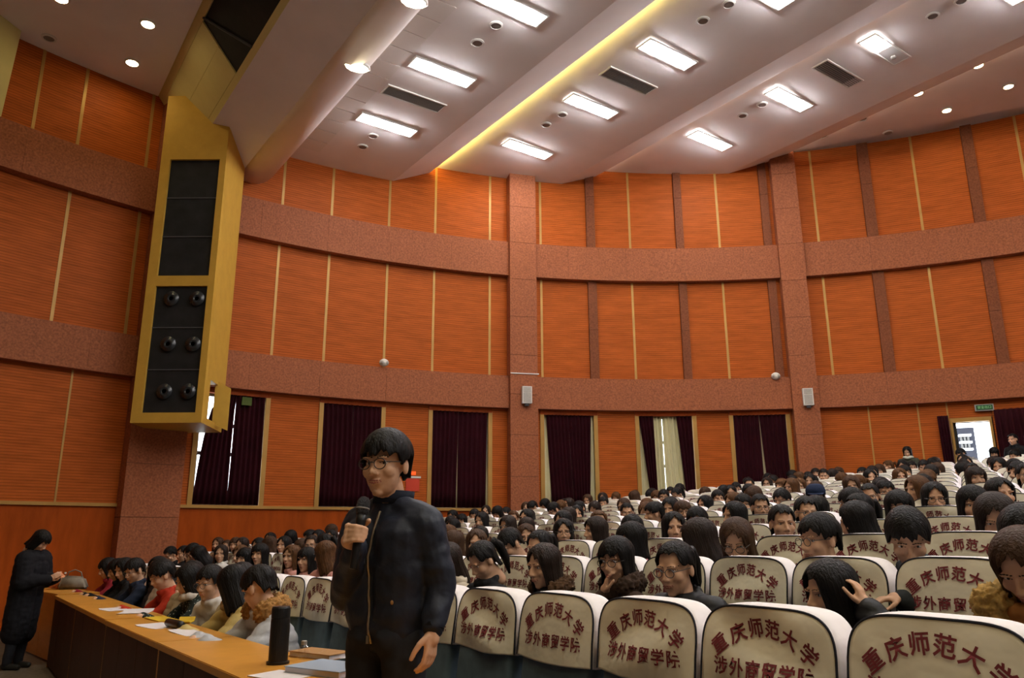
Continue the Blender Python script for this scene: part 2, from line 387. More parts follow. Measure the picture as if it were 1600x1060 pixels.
# --- windows
for i, (a, b) in enumerate(WIN):
    bm = bmesh.new()
    for c0, c1 in ((a, a + .22), (b - .22, b), ((a + b) / 2 - .12, (a + b) / 2 + .12)): curved(bm, c0, c1, RW + .33, RW + .40, Z_SILL, 4.36)
    for z in (Z_SILL, 3.0, 3.62, 4.28): curved(bm, a, b, RW + .33, RW + .40, z, z + .08)
    wo = tag(obj('window_%d' % (i + 1), bm, 'window_metal'), kind='structure', label='%s window from the left, behind curtains' % ordinal(i + 1))
    for c0, c1 in ((a, (a + b) / 2), ((a + b) / 2, b)):
        bm = bmesh.new(); curved(bm, c0 + .1, c1 - .1, RW + .36, RW + .37, Z_SILL + .05, 4.3); obj('pane', bm, 'clear_glass', wo)
    for c in (a - .15, b + .15):
        bm = bmesh.new(); curved(bm, c - .17, c + .17, R_P - .03, RW + .28, Z_SILL, 4.36); obj('window_frame', bm, 'brass', wo)
def curtain(label, top, bot, m, R=RW + .20, z0=Z_SILL + .06, z1=4.34, folds=6, name='curtain', group=None, seed=0, amp=.035, pw=1.):
    """hanging cloth between two angles at its top and two at its foot"""
    bm = bmesh.new(); nx, nz = folds * 6, 7; sheets = []
    for side in (0, .014):
        g = []
        for j in range(nz + 1):
            t = j / nz; row = []
            for i in range(nx + 1):
                s = i / nx; tt = t ** pw; a = (top[0] + (top[1] - top[0]) * s) * (1 - tt) + (bot[0] + (bot[1] - bot[0]) * s) * tt
                dr = amp * math.sin(2 * math.pi * folds * s + .8 * math.sin(seed + 3 * t)) + .012 * math.sin(9 * s + seed)
                row.append(bm.verts.new(cyl(a, R + dr + side, z1 + (z0 - z1) * t)))
            g.append(row)
        sheets.append(g)
    for g in sheets:
        for j in range(nz):
            for i in range(nx): bm.faces.new((g[j][i], g[j][i + 1], g[j + 1][i + 1], g[j + 1][i]))
    P, Q = sheets
    rim = [(0, i) for i in range(nx)] + [(j, nx) for j in range(nz)] + [(nz, i) for i in range(nx, 0, -1)] + [(j, 0) for j in range(nz, 0, -1)]
    for k in range(len(rim)):
        a, b = rim[k], rim[(k + 1) % len(rim)]
        bm.faces.new((P[a[0]][a[1]], P[b[0]][b[1]], Q[b[0]][b[1]], Q[a[0]][a[1]]))
    return tag(obj(name, bm, m, None, True), label, 'curtain', group)
G = 'maroon window curtains'
V = 'maroon_velvet'
curtain('maroon velvet curtain, left leaf, sagging open at the leftmost window', (-37.6, -36.75), (-39.25, -36.88), V, group=G, seed=1, pw=.36)
curtain('maroon velvet curtain, right leaf of the leftmost window beside the speaker tower', (-36.74, -34.65), (-36.87, -34.65), V, group=G, seed=2)
curtain('maroon velvet curtain, left leaf of the window left of the speaker standing', (-30.15, -27.82), (-30.15, -27.82), V, group=G, seed=3)
curtain('maroon velvet curtain, right leaf of the window left of the speaker standing', (-27.80, -25.55), (-27.80, -25.55), V, group=G, seed=4)
curtain('maroon velvet curtain, left leaf of the window just left of the central pilaster', (-21.2, -19.03), (-21.2, -19.1), V, group=G, seed=5)
curtain('maroon velvet curtain, right leaf of the window just left of the central pilaster', (-19.0, -16.5), (-19.0, -16.6), V, group=G, seed=6)
curtain('maroon velvet curtain, left leaf of the window just right of the central pilaster', (-11.3, -9.37), (-10.9, -9.03), V, group=G, seed=7)
curtain('maroon velvet curtain, right leaf of the window just right of the central pilaster', (-9.35, -7.35), (-9.0, -7.65), V, group=G, seed=8)
curtain('maroon velvet curtain tied back left of the sheer beige curtains', (-3.1, -1.85), (-2.3, -1.75), V, folds=4, group=G, seed=9)
curtain('maroon velvet curtain tied back right of the sheer beige curtains', (.15, 1.5), (.75, 1.5), V, folds=4, group=G, seed=10)
curtain('maroon velvet curtain, left leaf of the window beside the right pilaster', (5.1, 7.25), (5.1, 7.35), V, group=G, seed=11)
curtain('maroon velvet curtain, right leaf of the window beside the right pilaster', (7.3, 9.5), (7.65, 9.5), V, group=G, seed=12)
S = 'sheer beige curtains'
curtain('sheer beige curtain, left leaf in the window with a slit of daylight', (-2.0, -1.06), (-2.0, -.98), 'sheer_cloth', R=RW + .28, folds=3, group=S, seed=1)
curtain('sheer beige curtain, right leaf in the window with a slit of daylight', (-1.0, .75), (-.92, 1.0), 'sheer_cloth', R=RW + .28, folds=5, group=S, seed=2, amp=.025)
for j, (x0, x1) in enumerate(((-30.1, -25.6), (-21.2, -16.5))): curtain('beige lining behind the closed maroon curtains, %s window from the left' % ordinal(j + 2), (x0, x1), (x0, x1), 'sheer_cloth', R=RW + .285, folds=8, group=S, seed=7 + j, amp=.02)
curtain('beige lining peeping out beside the maroon curtains right of the central pilaster', (-11.5, -7.15), (-11.5, -7.15), 'sheer_cloth', R=RW + .285, folds=8, group=S, seed=3, amp=.02)
curtain('narrow strip of beige lining behind the tied curtain left of the daylight slit', (-3.1, -2.5), (-3.1, -2.0), 'sheer_cloth', R=RW + .285, folds=2, group=S, seed=5, amp=.02)
curtain('beige lining showing through the gap beside the right pilaster window', (6.4, 8.6), (6.4, 8.6), 'sheer_cloth', R=RW + .285, folds=4, group=S, seed=6, amp=.02)
bm = bmesh.new(); curved(bm, -36.45, -35.75, RW + .1, RW + .14, 4.12, 4.3); tag(obj('window_blind', bm, mat('green_cloth', (.07, .10, .02), .8)), 'small green cloth caught at the top of the leftmost window', 'cloth')

# --- door at the back
bm = bmesh.new()
for a, b in ((DOOR[0] - .12, DOOR[0] + .05), (DOOR[1] - .05, DOOR[1] + .12)): curved(bm, a, b, R_P - .03, RW + .45, 1.2, DOOR_Z[1] + .1)
curved(bm, DOOR[0], DOOR[1], R_P - .03, RW + .45, DOOR_Z[1], DOOR_Z[1] + .1)
door = tag(obj('door_1', bm, 'brass'), kind='structure', label='open back door with daylight outside')
bm = bmesh.new(); curved(bm, DOOR[0] + .05, DOOR[0] + .33, RW + .3, RW + .40, 1.3, DOOR_Z[1]); obj('door_post', bm, 'black_cloth', door)
curtain('dark maroon curtain drawn back left of the bright open door', (21.25, 22.05), (21.35, 22.1), V, R=RW + .06, z0=1.7, z1=4.12, folds=4, seed=20)
curtain('wide dark maroon curtain hanging right of the bright open door', (25.3, 31.5), (25.2, 31.5), V, R=RW + .02, z0=1.9, z1=4.2, folds=14, seed=21)
# building outdoors, seen through the door
pb = on_wall(1521, 668, RW + 9); pl = on_wall(1470, 668, RW + 9)
ang_r, ang_l = ang_of(pb), ang_of(pl)
bld = empty('building', cyl((ang_r + ang_l) / 2, RW + 9, 0))
tag(bld, 'grey building with white window ledges seen through the open door', 'building')
Ti = Matrix.Translation(-bld.location)
def bpart(name, a0, a1, R0, R1, z0, z1, m):
    bm = bmesh.new(); curved(bm, a0, a1, R0, R1, z0, z1, 4); bm.transform(Ti); return obj(name, bm, m, bld)
bpart('facade_wall', ang_l, ang_r, RW + 9, RW + 11, -1, pb.z, 'facade')
for v0, v1 in ((679, 682), (690, 693), (701, 704)):
    z1, z0 = on_wall(1507, v0, RW + 8.8).z, on_wall(1507, v1, RW + 8.8).z
    bpart('ledge', ang_of(on_wall(1499, 690, RW + 8.8)), ang_of(on_wall(1519, 690, RW + 8.8)), RW + 8.7, RW + 9, z0, z1, 'facade_white')
for v0, v1 in ((683, 689), (694, 700)):
    z1, z0 = on_wall(1507, v0, RW + 8.9).z, on_wall(1507, v1, RW + 8.9).z
    for u in (1501, 1506.5, 1512): bpart('window', ang_of(on_wall(u, 690, RW + 8.9)), ang_of(on_wall(u + 3.6, 690, RW + 8.9)), RW + 8.94, RW + 9, z0, z1, 'vent_metal')

# --- ceiling
zc = [(5.27, 10.38), (8.18, 10.38), (9.15, 10.98), (12.71, 10.95), (13.6, 11.42), (16.71, 11.32), (17.62, 11.8), (MC + RW + .2, 11.8)]
ceil = slab('ceiling', MC - RW - .2, 10.85, 2.36, 10.85, 'ceiling_paint', None); tag(ceil, kind='structure', label='stepped pale plaster ceiling')
names = ['ceiling_slab', 'ceiling_lip'] * 4
for i in range(7):
    (ma, za), (mb, zb_) = zc[i], zc[i + 1]
    if i % 2: slab(names[i], ma, za, mb, zb_ - .17, 'ceiling_paint', ceil, .05)
    else: slab(names[i], ma - (.45 if i else 0), za + (.02 if i else 0), mb, zb_, 'ceiling_paint', ceil)
slab('beam_underside', 3.25, 9.76, 4.27, 9.48, 'ceiling_paint', ceil)
arc = [(4.27, 9.48), (4.42, 9.44), (4.6, 9.43), (4.78, 9.47), (4.95, 9.57), (5.08, 9.72), (5.18, 9.92), (5.24, 10.14), (5.27, 10.40)]
o = extrude('rolled_beam', arc + [(5.27, 10.8), (4.27, 10.8)], 'ceiling_paint', ceil); 
for f in o.data.polygons[:8]: f.use_smooth = True
# fascia facing the stage: boards with a long dark gallery opening
def fpt(t): return 2.36 + .89 * t, 10.87 - 1.11 * t
def fboard(t0, t1, rlo, rhi, m='fascia_board', name='fascia_board', out=0.):
    (ma, za), (mb, zb) = fpt(t0), fpt(t1); n = (-.78 * out, -.63 * out)
    return extrude(name, [(ma + n[0], za + n[1]), (mb + n[0], zb + n[1]), (mb + .2, zb + .16), (ma + .2, za + .16)], m, ceil, rlo, rhi)
fboard(0, .13, -14, 99); fboard(.135, .5, 13.62, 99); fboard(.505, .90, 13.62, 99); fboard(.905, 1., -14, 99)
go = fboard(.13, .905, 6, 13.62, 'black_cloth', 'gallery_opening', -.03)
for rr in (13.5, 11.8, 10.1, 8.4):
    bm = bmesh.new(); (ma, za), (mb, zb) = fpt(.13), fpt(.905); tube(bm, [W(rr, ma - .01, za), W(rr - .9, mb - .01, zb)], .025, 6); obj('gallery_strut', bm, 'vent_dark', ceil)
for i in range(17):
    r0 = 8.0 + .54 * i
    if r0 + .5 < rlim(5.9) + RC - .3:
        bm = bmesh.new(); hbox(bm, r0, r0 + .515, 5.30, 5.97, 10.362, 10.385); obj('ceiling_tile', bm, 'ceiling_tile', ceil)
# cove strips where the steps meet
for j, (m, z) in enumerate(((8.97, 10.80), (13.45, 11.26), (17.45, 11.64))):
    bm = bmesh.new(); L = rlim(m) - .3; hbox(bm, RC - L, RC + L, m - .09, m + .09, z + .01, z + .04)
    tag(obj('cove_light', bm, ('cove_glow', 'cove_dim', 'cove_dim')[j]), 'hidden %s cove light along the %s step of the ceiling' % (('bright yellow', 'faint amber', 'faint amber')[j], ordinal(j + 1)), 'light')
bm = bmesh.new(); q = at_depth(-16, 60, 12.5); hexa(bm, [(q.x - 1.2, 12.5, 9.0), (q.x, 12.5, 9.0), (q.x + .1, 13.0, 9.0), (q.x - 1.2, 13.0, 9.0), (q.x - 1.2, 12.5, 10.85), (q.x + .1, 12.5, 10.85), (q.x + .2, 13.0, 10.85), (q.x - 1.2, 13.0, 10.85)])
tag(obj('trim_1', bm, 'fascia_board'), kind='structure', label='pale board column at the stage edge')

# --- lamps and vents in the ceiling
def dup(root, loc=None, rz=None):
    c = root.copy(); COL.objects.link(c)
    if loc is not None: c.location = loc
    if rz is not None: c.rotation_euler = (0, 0, rz)
    for ch in root.children:
        d = ch.copy(); COL.objects.link(d); d.parent = c
        for g in ch.children:
            e = g.copy(); COL.objects.link(e); e.parent = d
    return c
def make_troffer(half=False):
    t = empty('ceiling_light'); bm = bmesh.new(); hw, hl = .17, .67
    for a in ((-hw - .03, -hw, -hl, hl), (hw, hw + .03, -hl, hl), (-hw - .03, hw + .03, -hl - .03, -hl), (-hw - .03, hw + .03, hl, hl + .03)): box(bm, *a, -.035, .0)
    obj('frame', bm, 'white_plastic', t)
    bm = bmesh.new(); n = 6; prev = None            # dished reflector
    for i in range(n + 1):
        y = -hl + 2 * hl * i / n; z = -.012 - .018 * math.cos(math.pi * 2 * i / n)
        row = [bm.verts.new((x, y, zz)) for x, zz in ((-hw, z), (hw, z), (hw, .0), (-hw, .0))]
        if prev:
            for j in range(4):
                f = bm.faces.new((prev[j], prev[(j + 1) % 4], row[(j + 1) % 4], row[j])); f.material_index = 1 if half and i <= n * .5 else 0
        else: bm.faces.new(row)
        prev = row
    bm.faces.new(prev[::-1]); obj('reflector', bm, ['troffer_glow', 'troffer_off'], t)
    for y in (-.32, .32):
        bm = bmesh.new(); ell(bm, (0, 0, 0), (.07, .07, .05), None, 1); b = obj('bulb', bm, 'lamp_off' if half and y < 0 else 'bulb_glow', t, True); b.location = (0, y, -.085)
    return t
TR = [(6.75, 10.38, 'front'), (10.72, 10.97, 'middle'), (14.86, 11.375, 'rear')]
lamp0, lampH = None, None; nl = {}
for m, z, nm in TR:
    cnt = 0
    for r in [14.5, 12.0, 9.58, 7.2, 4.8, 2.4, 0, -2.4, -4.8, -7.2, -9.6, -12]:
        if r > RC + rlim(m + .7) - .4 or r < RC - rlim(m + .7) + .4: continue
        cnt += 1; half = nm == 'rear' and r == 7.2
        if half: o = lampH = make_troffer(True)
        elif lamp0 is None: o = lamp0 = make_troffer()
        else: o = dup(lamp0)
        o.location = W(r, m, z - .002); o.rotation_euler = (0, 0, ROWROT + math.pi * 0)
        tag(o, ('half-lit rectangular ceiling light with one dead bulb in the rear slab' if half else 'bright rectangular ceiling light, %s from the left wall in the %s slab' % (ordinal(cnt), nm)), 'ceiling light', 'rectangular ceiling lights')
def make_vent():
    t = empty('ceiling_vent'); bm = bmesh.new()
    for a in ((-.2, -.17, -.67, .67), (.17, .2, -.67, .67), (-.2, .2, -.70, -.67), (-.2, .2, .67, .70)): box(bm, *a, -.03, 0)
    obj('frame', bm, 'white_plastic', t)
    bm = bmesh.new(); box(bm, -.17, .17, -.67, .67, -.006, 0); obj('backing', bm, 'vent_dark', t)
    bm = bmesh.new(); box(bm, -.012, .012, -.67, .67, -.022, -.006); me = bm_mesh(bm, 'slat')
    for i in range(7): s = link('slat', me, t, 'vent_metal'); s.location.x = -.144 + .048 * i; s.rotation_euler.y = .5
    return t
vent0 = None
for m, z, nm, rs in ((6.75, 10.38, 'front', (13.2, 8.4)), (10.72, 10.97, 'middle', (10.75,)), (14.86, 11.375, 'rear', (8.3,))):
    for r in rs:
        o = make_vent() if vent0 is None else dup(vent0); vent0 = vent0 or o
        o.location = W(r, m, z - .002); o.rotation_euler = (0, 0, ROWROT)
        tag(o, 'slatted air vent in the %s ceiling slab%s' % (nm, ', beside the leftmost lights' if r == 13.2 else ', above the frame edge' if r == 8.4 else ''), 'vent', 'ceiling vents')
def make_down(lit, glow='down_glow'):
    t = empty('downlight'); bm = bmesh.new(); lathe(bm, [(.135, 0), (.135, -.02), (.10, -.03), (.10, 0)], 20); obj('ring', bm, 'white_plastic', t)
    bm = bmesh.new(); lathe(bm, [(.10, -.012), (.10, -.02), (.05, -.024)], 10); obj('lamp', bm, glow if lit else 'lamp_off', t); return t
dl = {}
def down(r, m, z, lit, label, scale=1., glow='down_glow'):
    key = (lit, glow); o = dup(dl[key]) if key in dl else make_down(lit, glow); dl.setdefault(key, o)
    o.location = W(r, m, z - .002); o.scale = (scale,) * 3; tag(o, label, 'downlight', 'round ceiling downlights'); return o
for r, m, l in ((8.0, 17.86, 'nearest the dark fixtures'), (8.0, 19.25, 'closest to the curved wall'), (6.6, 17.85, 'farther right'), (6.6, 19.37, 'far right by the wall'), (5.2, 17.85, 'beyond the frame'), (3.8, 18.6, 'far beyond the frame')): down(r, m, 11.8, True, 'lit warm downlight in the rear ceiling strip, ' + l)
for r, m, l in ((9.46, 17.87, 'beside the lit ones'), (10.58, 17.82, 'at the narrow end'), (9.48, 19.12, 'close to the wall')): down(r, m, 11.8, False, 'unlit downlight in the rear ceiling strip, ' + l)
for r, m, l in ((14.57, .23, 'cut by the top frame edge'), (14.45, 1.67, 'larger of the two near the fascia'), (15.98, 1.65, 'closest to the left wall')): down(r, m, 10.85, True, 'lit warm downlight in the stage ceiling, ' + l, 1.15)
for j in range(30): down(8.65 - 1.45 * (j % 15), (.23, 1.67)[j // 15], 10.85, True, 'lit warm downlight over the front desk, %s of its %s line' % (ordinal(j % 15 + 1), ordinal(j // 15 + 1)), 1.15, 'front_glow')
for j in range(9): down(4.5 - 1.9 * j, -3.2, 10.85, True, 'added fill downlight over the stage, %s of its line' % ordinal(j + 1), 1.15, 'stage_fill_glow')  # unseen lamps added over the stage as frontal fill for the seats
down(16.03, .16, 10.85, False, 'unlit downlight in the stage ceiling above the left wall')
for j, (r, m, z) in enumerate(((15.15, 6.71, 10.38), (15.77, 6.73, 10.38), (10.16, 6.82, 10.38), (10.79, 6.82, 10.38), (12.67, 10.4, 10.97), (13.26, 10.37, 10.97), (8.42, 10.48, 10.97), (7.82, 10.51, 10.97), (10.7, 14.55, 11.38), (10.1, 14.53, 11.38), (6.05, 14.6, 11.38), (5.5, 14.6, 11.38))):
    down(r, m, z, False, 'dark round grille in the %s ceiling slab, %s of pair %s from the wall' % (('front', 'middle', 'rear')[j // 4], 'outer' if j % 2 else 'inner', ('one', 'two')[j % 4 // 2]), .95)['group'] = 'round ceiling grilles'
for j, r in enumerate((11.55, 9.41, 7.2)):
    t = empty('beam_lamp', W(r, 4.8, 9.55)); t.rotation_euler = (0, 0, ROWROT)
    # local y = toward the stage
    bm = bmesh.new(); ell(bm, (0, .12, -.06), (.16, .30, .07)); obj('lens', bm, 'sconce_glow', t, True)
    bm = bmesh.new(); ell(bm, (0, .12, -.045), (.19, .33, .06)); obj('rim', bm, 'white_plastic', t, True)
    tag(t, 'glowing oval lamp set in the rolled beam, %s from the wall' % ordinal(j + 1), 'lamp', 'lamps in the rolled beam')

# --- loudspeaker tower
TY = 14.6
tw = {}
fl, fr_ = at_depth(203, 661, TY), at_depth(314, 661, TY); bk = at_depth(336, 672, TY + 1.15)
zb = (fl.z + fr_.z) / 2
tower = empty('speaker_tower', (fl.x, TY, zb)); tag(tower, 'tall yellow wood loudspeaker tower with black grilles on the left wall', 'speaker tower')
def tpart(name, P, m, smooth=False):
    bm = bmesh.new(); hexa(bm, [Vector(p) - tower.location for p in P]); return obj(name, bm, m, tower, smooth)
dx = bk.x - fr_.x
def vz(v, y=TY): return at_depth(260, v, y).z
X0, X1 = fl.x, fr_.x; ZT = vz(150)
def tfront(name, x0, x1, z0, z1, m, y0=TY, y1=TY + .12): return tpart(name, [(x0, y0, z0), (x1, y0, z0), (x1, y1, z0), (x0, y1, z0), (x0, y0, z1), (x1, y0, z1), (x1, y1, z1), (x0, y1, z1)], m)
def tslab(name, f0, f1, s0, s1, z0, z1):
    # f: across the front (0 left, 1 right), s: depth along the side (0 front, 1 back)
    q = lambda f, s, z: (X0 + (X1 - X0) * f + dx * s, TY + .12 + 1.38 * s, z)
    return tpart(name, [q(f0, s0, z0), q(f1, s0, z0), q(f1, s1, z0), q(f0, s1, z0), q(f0, s0, z1), q(f1, s0, z1), q(f1, s1, z1), q(f0, s1, z1)], 'tower_wood')
ZH = zb + 1.02
tslab('cabinet', 0, 1, 0, 1, ZH, ZT); tslab('bottom_plate', 0, 1, 0, 1, zb, zb + .06); tslab('side_panel', 0, .03, 0, 1, zb + .06, ZH)
tslab('side_panel', .97, 1, 0, .16, zb + .06, ZH); tslab('side_panel', .97, 1, .66, 1, zb + .06, ZH); tslab('side_rail', .97, 1, .16, .66, zb + .06, zb + .13); tslab('side_rail', .97, 1, .16, .66, ZH - .12, ZH)
tslab('inner_partition', .03, .97, 0, .03, zb + .06, ZH)
gx0, gx1 = X0 + .19, X1 - .13
zs = [vz(645), vz(447), vz(431), vz(249)]
tfront('frame_stile', X0, gx0, zb, ZT, 'tower_wood'); tfront('frame_stile', gx1, X1, zb, ZT, 'tower_wood')
tfront('frame_rail', gx0, gx1, zb, zs[0], 'tower_wood'); tfront('frame_rail', gx0, gx1, zs[1], zs[2], 'tower_wood'); tfront('frame_rail', gx0, gx1, zs[3], ZT, 'tower_wood')
for a, b in ((zs[0], zs[1]), (zs[2], zs[3])):
    g = tfront('grille', gx0, gx1, a, b, 'black_cloth', TY + .06, TY + .12)
    for q in (1, 2):
        zz = a + (b - a) * q / 3; bm = bmesh.new(); box(bm, gx0, gx1, TY + .045, TY + .06, zz - .01, zz + .01); bm.transform(Matrix.Translation(-tower.location)); obj('grille_bar', bm, 'vent_dark', g)
for u, v in ((268, 467), (308, 467), (263, 538), (302, 538), (257, 612), (294, 612)):
    p = at_depth(u, v, TY + .03); bm = bmesh.new()
    lathe(bm, [(.15, .02), (.15, -.0), (.125, -.015), (.115, .0), (.05, .04), (.045, .02), (.0, .005)][:6], 24, Matrix.Translation(p - tower.location) @ Matrix.Rotation(rad(90), 4, 'X'))
    obj('driver', bm, 'driver_cone', tower, True)
# hatch hanging open on the side, daylight from the window behind
ho = Vector((X1 + dx * .45, TY + .62, zb + .12)); bm = bmesh.new()
hexa(bm, [Vector(p) - tower.location for p in [(X1 + dx + .02, TY + .9, zb + .1), (X1 + dx + .3, TY + 1.0, zb - .02), (X1 + dx + .3, TY + 1.03, zb - .02), (X1 + dx + .02, TY + .95, zb + .1), (X1 + dx + .02, TY + .9, zb + 1.0), (X1 + dx + .3, TY + 1.0, zb + .85), (X1 + dx + .3, TY + 1.03, zb + .85), (X1 + dx + .02, TY + .95, zb + 1.0)]])
obj('hatch', bm, 'tower_wood', tower)

# --- small things on the wall
def wall_speaker(u, v, label):
    p = on_wall(u, v, RW - .26); a = ang_of(p); t = empty('wall_speaker', p, -rad(a)); tag(t, label, 'speaker', 'small white wall speakers')
    bm = bmesh.new(); box(bm, -.125, .125, 0, .12, -.22, .22); obj('cabinet', bm, 'white_plastic', t)
    bm = bmesh.new(); box(bm, -.10, .10, -.012, 0, .07, .20); obj('grille', bm, 'grille', t)
    bm = bmesh.new(); box(bm, -.10, .10, -.012, 0, -.19, .05); obj('grille', bm, 'grille', t)
    bm = bmesh.new(); box(bm, -.05, .05, .02, .14, -.28, -.22); obj('bracket', bm, 'vent_dark', t)
wall_speaker(824, 617, 'small white wall speaker on the central granite pilaster'); wall_speaker(1263, 620, 'small white wall speaker on the right granite pilaster')
def dome(u, v, label):
    p = on_wall(u, v, RW - .02); t = empty('emergency_lamp', p, -rad(ang_of(p))); tag(t, label, 'lamp', 'white round wall lamps')
    bm = bmesh.new(); ell(bm, (0, 0, 0), (.12, .10, .10)); obj('housing', bm, 'white_plastic', t, True)
    for s in (-1, 1):
        bm = bmesh.new(); ell(bm, (.06 * s, -.075, -.01), (.035, .03, .045)); obj('lens', bm, 'grille', t, True)
dome(600, 567, 'white round lamp on the granite ledge left of the central pilaster'); dome(1212, 588, 'white round lamp on the granite ledge left of the right pilaster')
def text_mesh(s, size, name, res=2, off=0.):
    c = bpy.data.curves.new('t', 'FONT'); c.body = s; c.size = size; c.align_x = 'CENTER'; c.align_y = 'CENTER'; c.resolution_u = res; c.offset = off
    o = bpy.data.objects.new('t', c); COL.objects.link(o); bpy.context.view_layer.update()
    me = bpy.data.meshes.new_from_object(o.evaluated_get(bpy.context.evaluated_depsgraph_get())); bpy.data.objects.remove(o); bpy.data.curves.remove(c); me.name = name; return me
p = on_wall(1538, 637, RW + .10); ex = empty('exit_sign', p, -rad(ang_of(p))); tag(ex, 'small dark green exit sign above the bright back door', 'sign')
bm = bmesh.new(); box(bm, -.20, .20, 0, .06, -.08, .08); obj('housing', bm, 'grey_metal', ex)
bm = bmesh.new(); box(bm, -.175, .175, -.012, 0, -.058, .058); obj('face', bm, 'exit_green', ex)
o = link('lettering', text_mesh('安全出口', .075, 'lettering'), ex, 'exit_text'); o.location = (0, -.016, 0); o.rotation_euler = (rad(90), 0, 0)
p = on_wall(645, 752, R_P - .02); po = empty('poster', p, -rad(ang_of(p))); tag(po, 'small red and white notice on the wood wall behind the standing man', 'poster')
bm = bmesh.new(); box(bm, -.17, .17, 0, .02, -.24, .06); obj('red_sheet', bm, 'red_paint', po)
bm = bmesh.new(); box(bm, -.20, .20, -.01, .012, .07, .115); obj('white_rail', bm, 'white_plastic', po)
bm = bmesh.new(); box(bm, -.17, .07, 0, .02, .15, .23); obj('display', bm, 'sign_red', po)
bm = bmesh.new(); curved(bm, -14.75, -12.2, RW - .15, RW - .13, 5.335, 5.36); tag(obj('conduit', bm, 'white_plastic'), 'thin white conduit across the central pilaster', 'pipe')

# ================================================================ SEATS
CT, CB, CHW = 1.18, .905, .255          # cover top, bottom, half width
def outline(n=40):
    pts = []
    for i in range(n + 1):
        t = math.pi * i / n; c, s = math.cos(t), math.sin(t)
        x = CHW * math.copysign(abs(c) ** .44, c); z = 1.0 + (CT - 1.0) * s ** .55
        pts.append((x, z))
    return [(CHW + .004, CB)] + pts + [(-CHW - .004, CB)]
def cover_y(x, z, wr=0.):
    rho = min(1, (x / CHW) ** 2 * .8 + ((z - 1.0) / .2) ** 2 * .6)
    y = (CT - z) * .14 + .016 * (1 - rho)
    if wr: y += .013 * wr * math.sin(26 * (z - .35 * x * wr) + 2.1 * wr) * (1 - (x / CHW) ** 2) + .006 * math.sin(17 * x + 9 * z + wr)
    return y
def cover_mesh(wr):
    bm = bmesh.new(); ol = outline(); c = (0, 1.0); rings = []
    bot = [(-CHW - .004 + (2 * CHW + .008) * i / 10, CB - .012 * math.sin(math.pi * i / 10)) for i in range(1, 10)]
    loop = ol + bot
    for f in (1, .94, .82, .66, .5, .33, .16): rings.append([bm.verts.new((c[0] + (x - c[0]) * f, 0, c[1] + (z - c[1]) * f)) for x, z in loop])
    for R in rings:
        for v in R: v.co.y = cover_y(v.co.x, v.co.z, wr)
    mid = bm.verts.new((0, cover_y(0, 1.0, wr), 1.0)); n = len(loop)
    for p, q in zip(rings, rings[1:]):
        for i in range(n): bm.faces.new((p[i], p[(i + 1) % n], q[(i + 1) % n], q[i])).material_index = 0
    for i in range(n): bm.faces.new((rings[-1][i], rings[-1][(i + 1) % n], mid)).material_index = 0
    prev = rings[0]
    for j, (dy, s) in enumerate(((-.025, 1.012), (-.07, 1.022), (-.112, 1.01), (-.13, .97))):
        cur = [bm.verts.new((x * s, cover_y(x, z) + dy + .003 * math.sin(31 * z + j) + .003 * math.sin(40 * x), z + (z - 1.0) * (s - 1) * .6 + (.004 * math.sin(60 * z) if j < 3 else 0))) for x, z in loop]
        for i in range(n): bm.faces.new((prev[i], prev[(i + 1) % n], cur[(i + 1) % n], cur[i])).material_index = 1
        prev = cur
    bm.faces.new(prev).material_index = 1
    me = bm_mesh(bm, 'headrest_cover'); me.polygons.foreach_set('use_smooth', [True] * len(me.polygons))
    for m in ('cover_panel', 'cover_side'): me.materials.append(MATS[m])
    return me
def piping_mesh(wr):
    bm = bmesh.new(); tube(bm, [(x, cover_y(x, z, wr) - .001, z) for x, z in outline(30)], .0042, 6)
    me = bm_mesh(bm, 'piping'); me.materials.append(MATS['piping_navy']); return me
CHARS = {ch: text_mesh(ch, .062, 'ch', 2, .0014) for ch in '重庆师范大学涉外商贸院'}
def lettering_mesh(wr):
    bm = bmesh.new()
    def put(ch, x, z, rot, s=1.):
        t = bmesh.new(); t.from_mesh(CHARS[ch]); cr, sr = math.cos(rot), math.sin(rot)
        for v in t.verts:
            tx, ty = v.co.x * s, v.co.y * s; X, Z = x + tx * cr - ty * sr, z + tx * sr + ty * cr
            v.co = (-X, cover_y(-X, Z, wr) + .0035, Z)
        me = bpy.data.meshes.new('t'); t.to_mesh(me); t.free(); bm.from_mesh(me); bpy.data.meshes.remove(me)
    for i, ch in enumerate('重庆师范大学'):
        a = (i - 2.5) / 2.5; put(ch, a * .168, 1.112 - .062 * abs(a) ** 1.9, -a * rad(40), 1.02)
    for i, ch in enumerate('涉外商贸学院'):
        a = (i - 2.5) / 2.5; put(ch, a * .162, .982, 0, .98)
    me = bm_mesh(bm, 'lettering'); me.materials.append(MATS['lettering_red']); return me
SEATV = [(cover_mesh(wv), piping_mesh(wv), lettering_mesh(wv)) for wv in (.0, .9, -.8)]
def soft_box(x0, x1, y0, y1, z0, z1, b, name, m, shear=0.):
    bm = bmesh.new(); box(bm, x0, x1, y0, y1, z0, z1)
    bmesh.ops.bevel(bm, geom=bm.edges[:], offset=b, segments=3, affect='EDGES', profile=.6)
    for v in bm.verts: v.co.y += (CT - v.co.z) * shear
    me = bm_mesh(bm, name); me.materials.append(MATS[m]); me.polygons.foreach_set('use_smooth', [True] * len(me.polygons)); return me
M_BACK = soft_box(-.235, .235, -.115, -.005, .36, 1.12, .03, 'backrest', 'seat_blue', .14)
M_CUSH = soft_box(-.225, .225, .12, .56, .37, .47, .03, 'seat_cushion', 'seat_blue')
M_ARM = soft_box(-.03, .03, .02, .42, .60, .635, .012, 'armrest', 'armrest_wood')
M_SIDE = soft_box(-.022, .022, .04, .36, -.02, .60, .008, 'side_stand', 'seat_plastic')
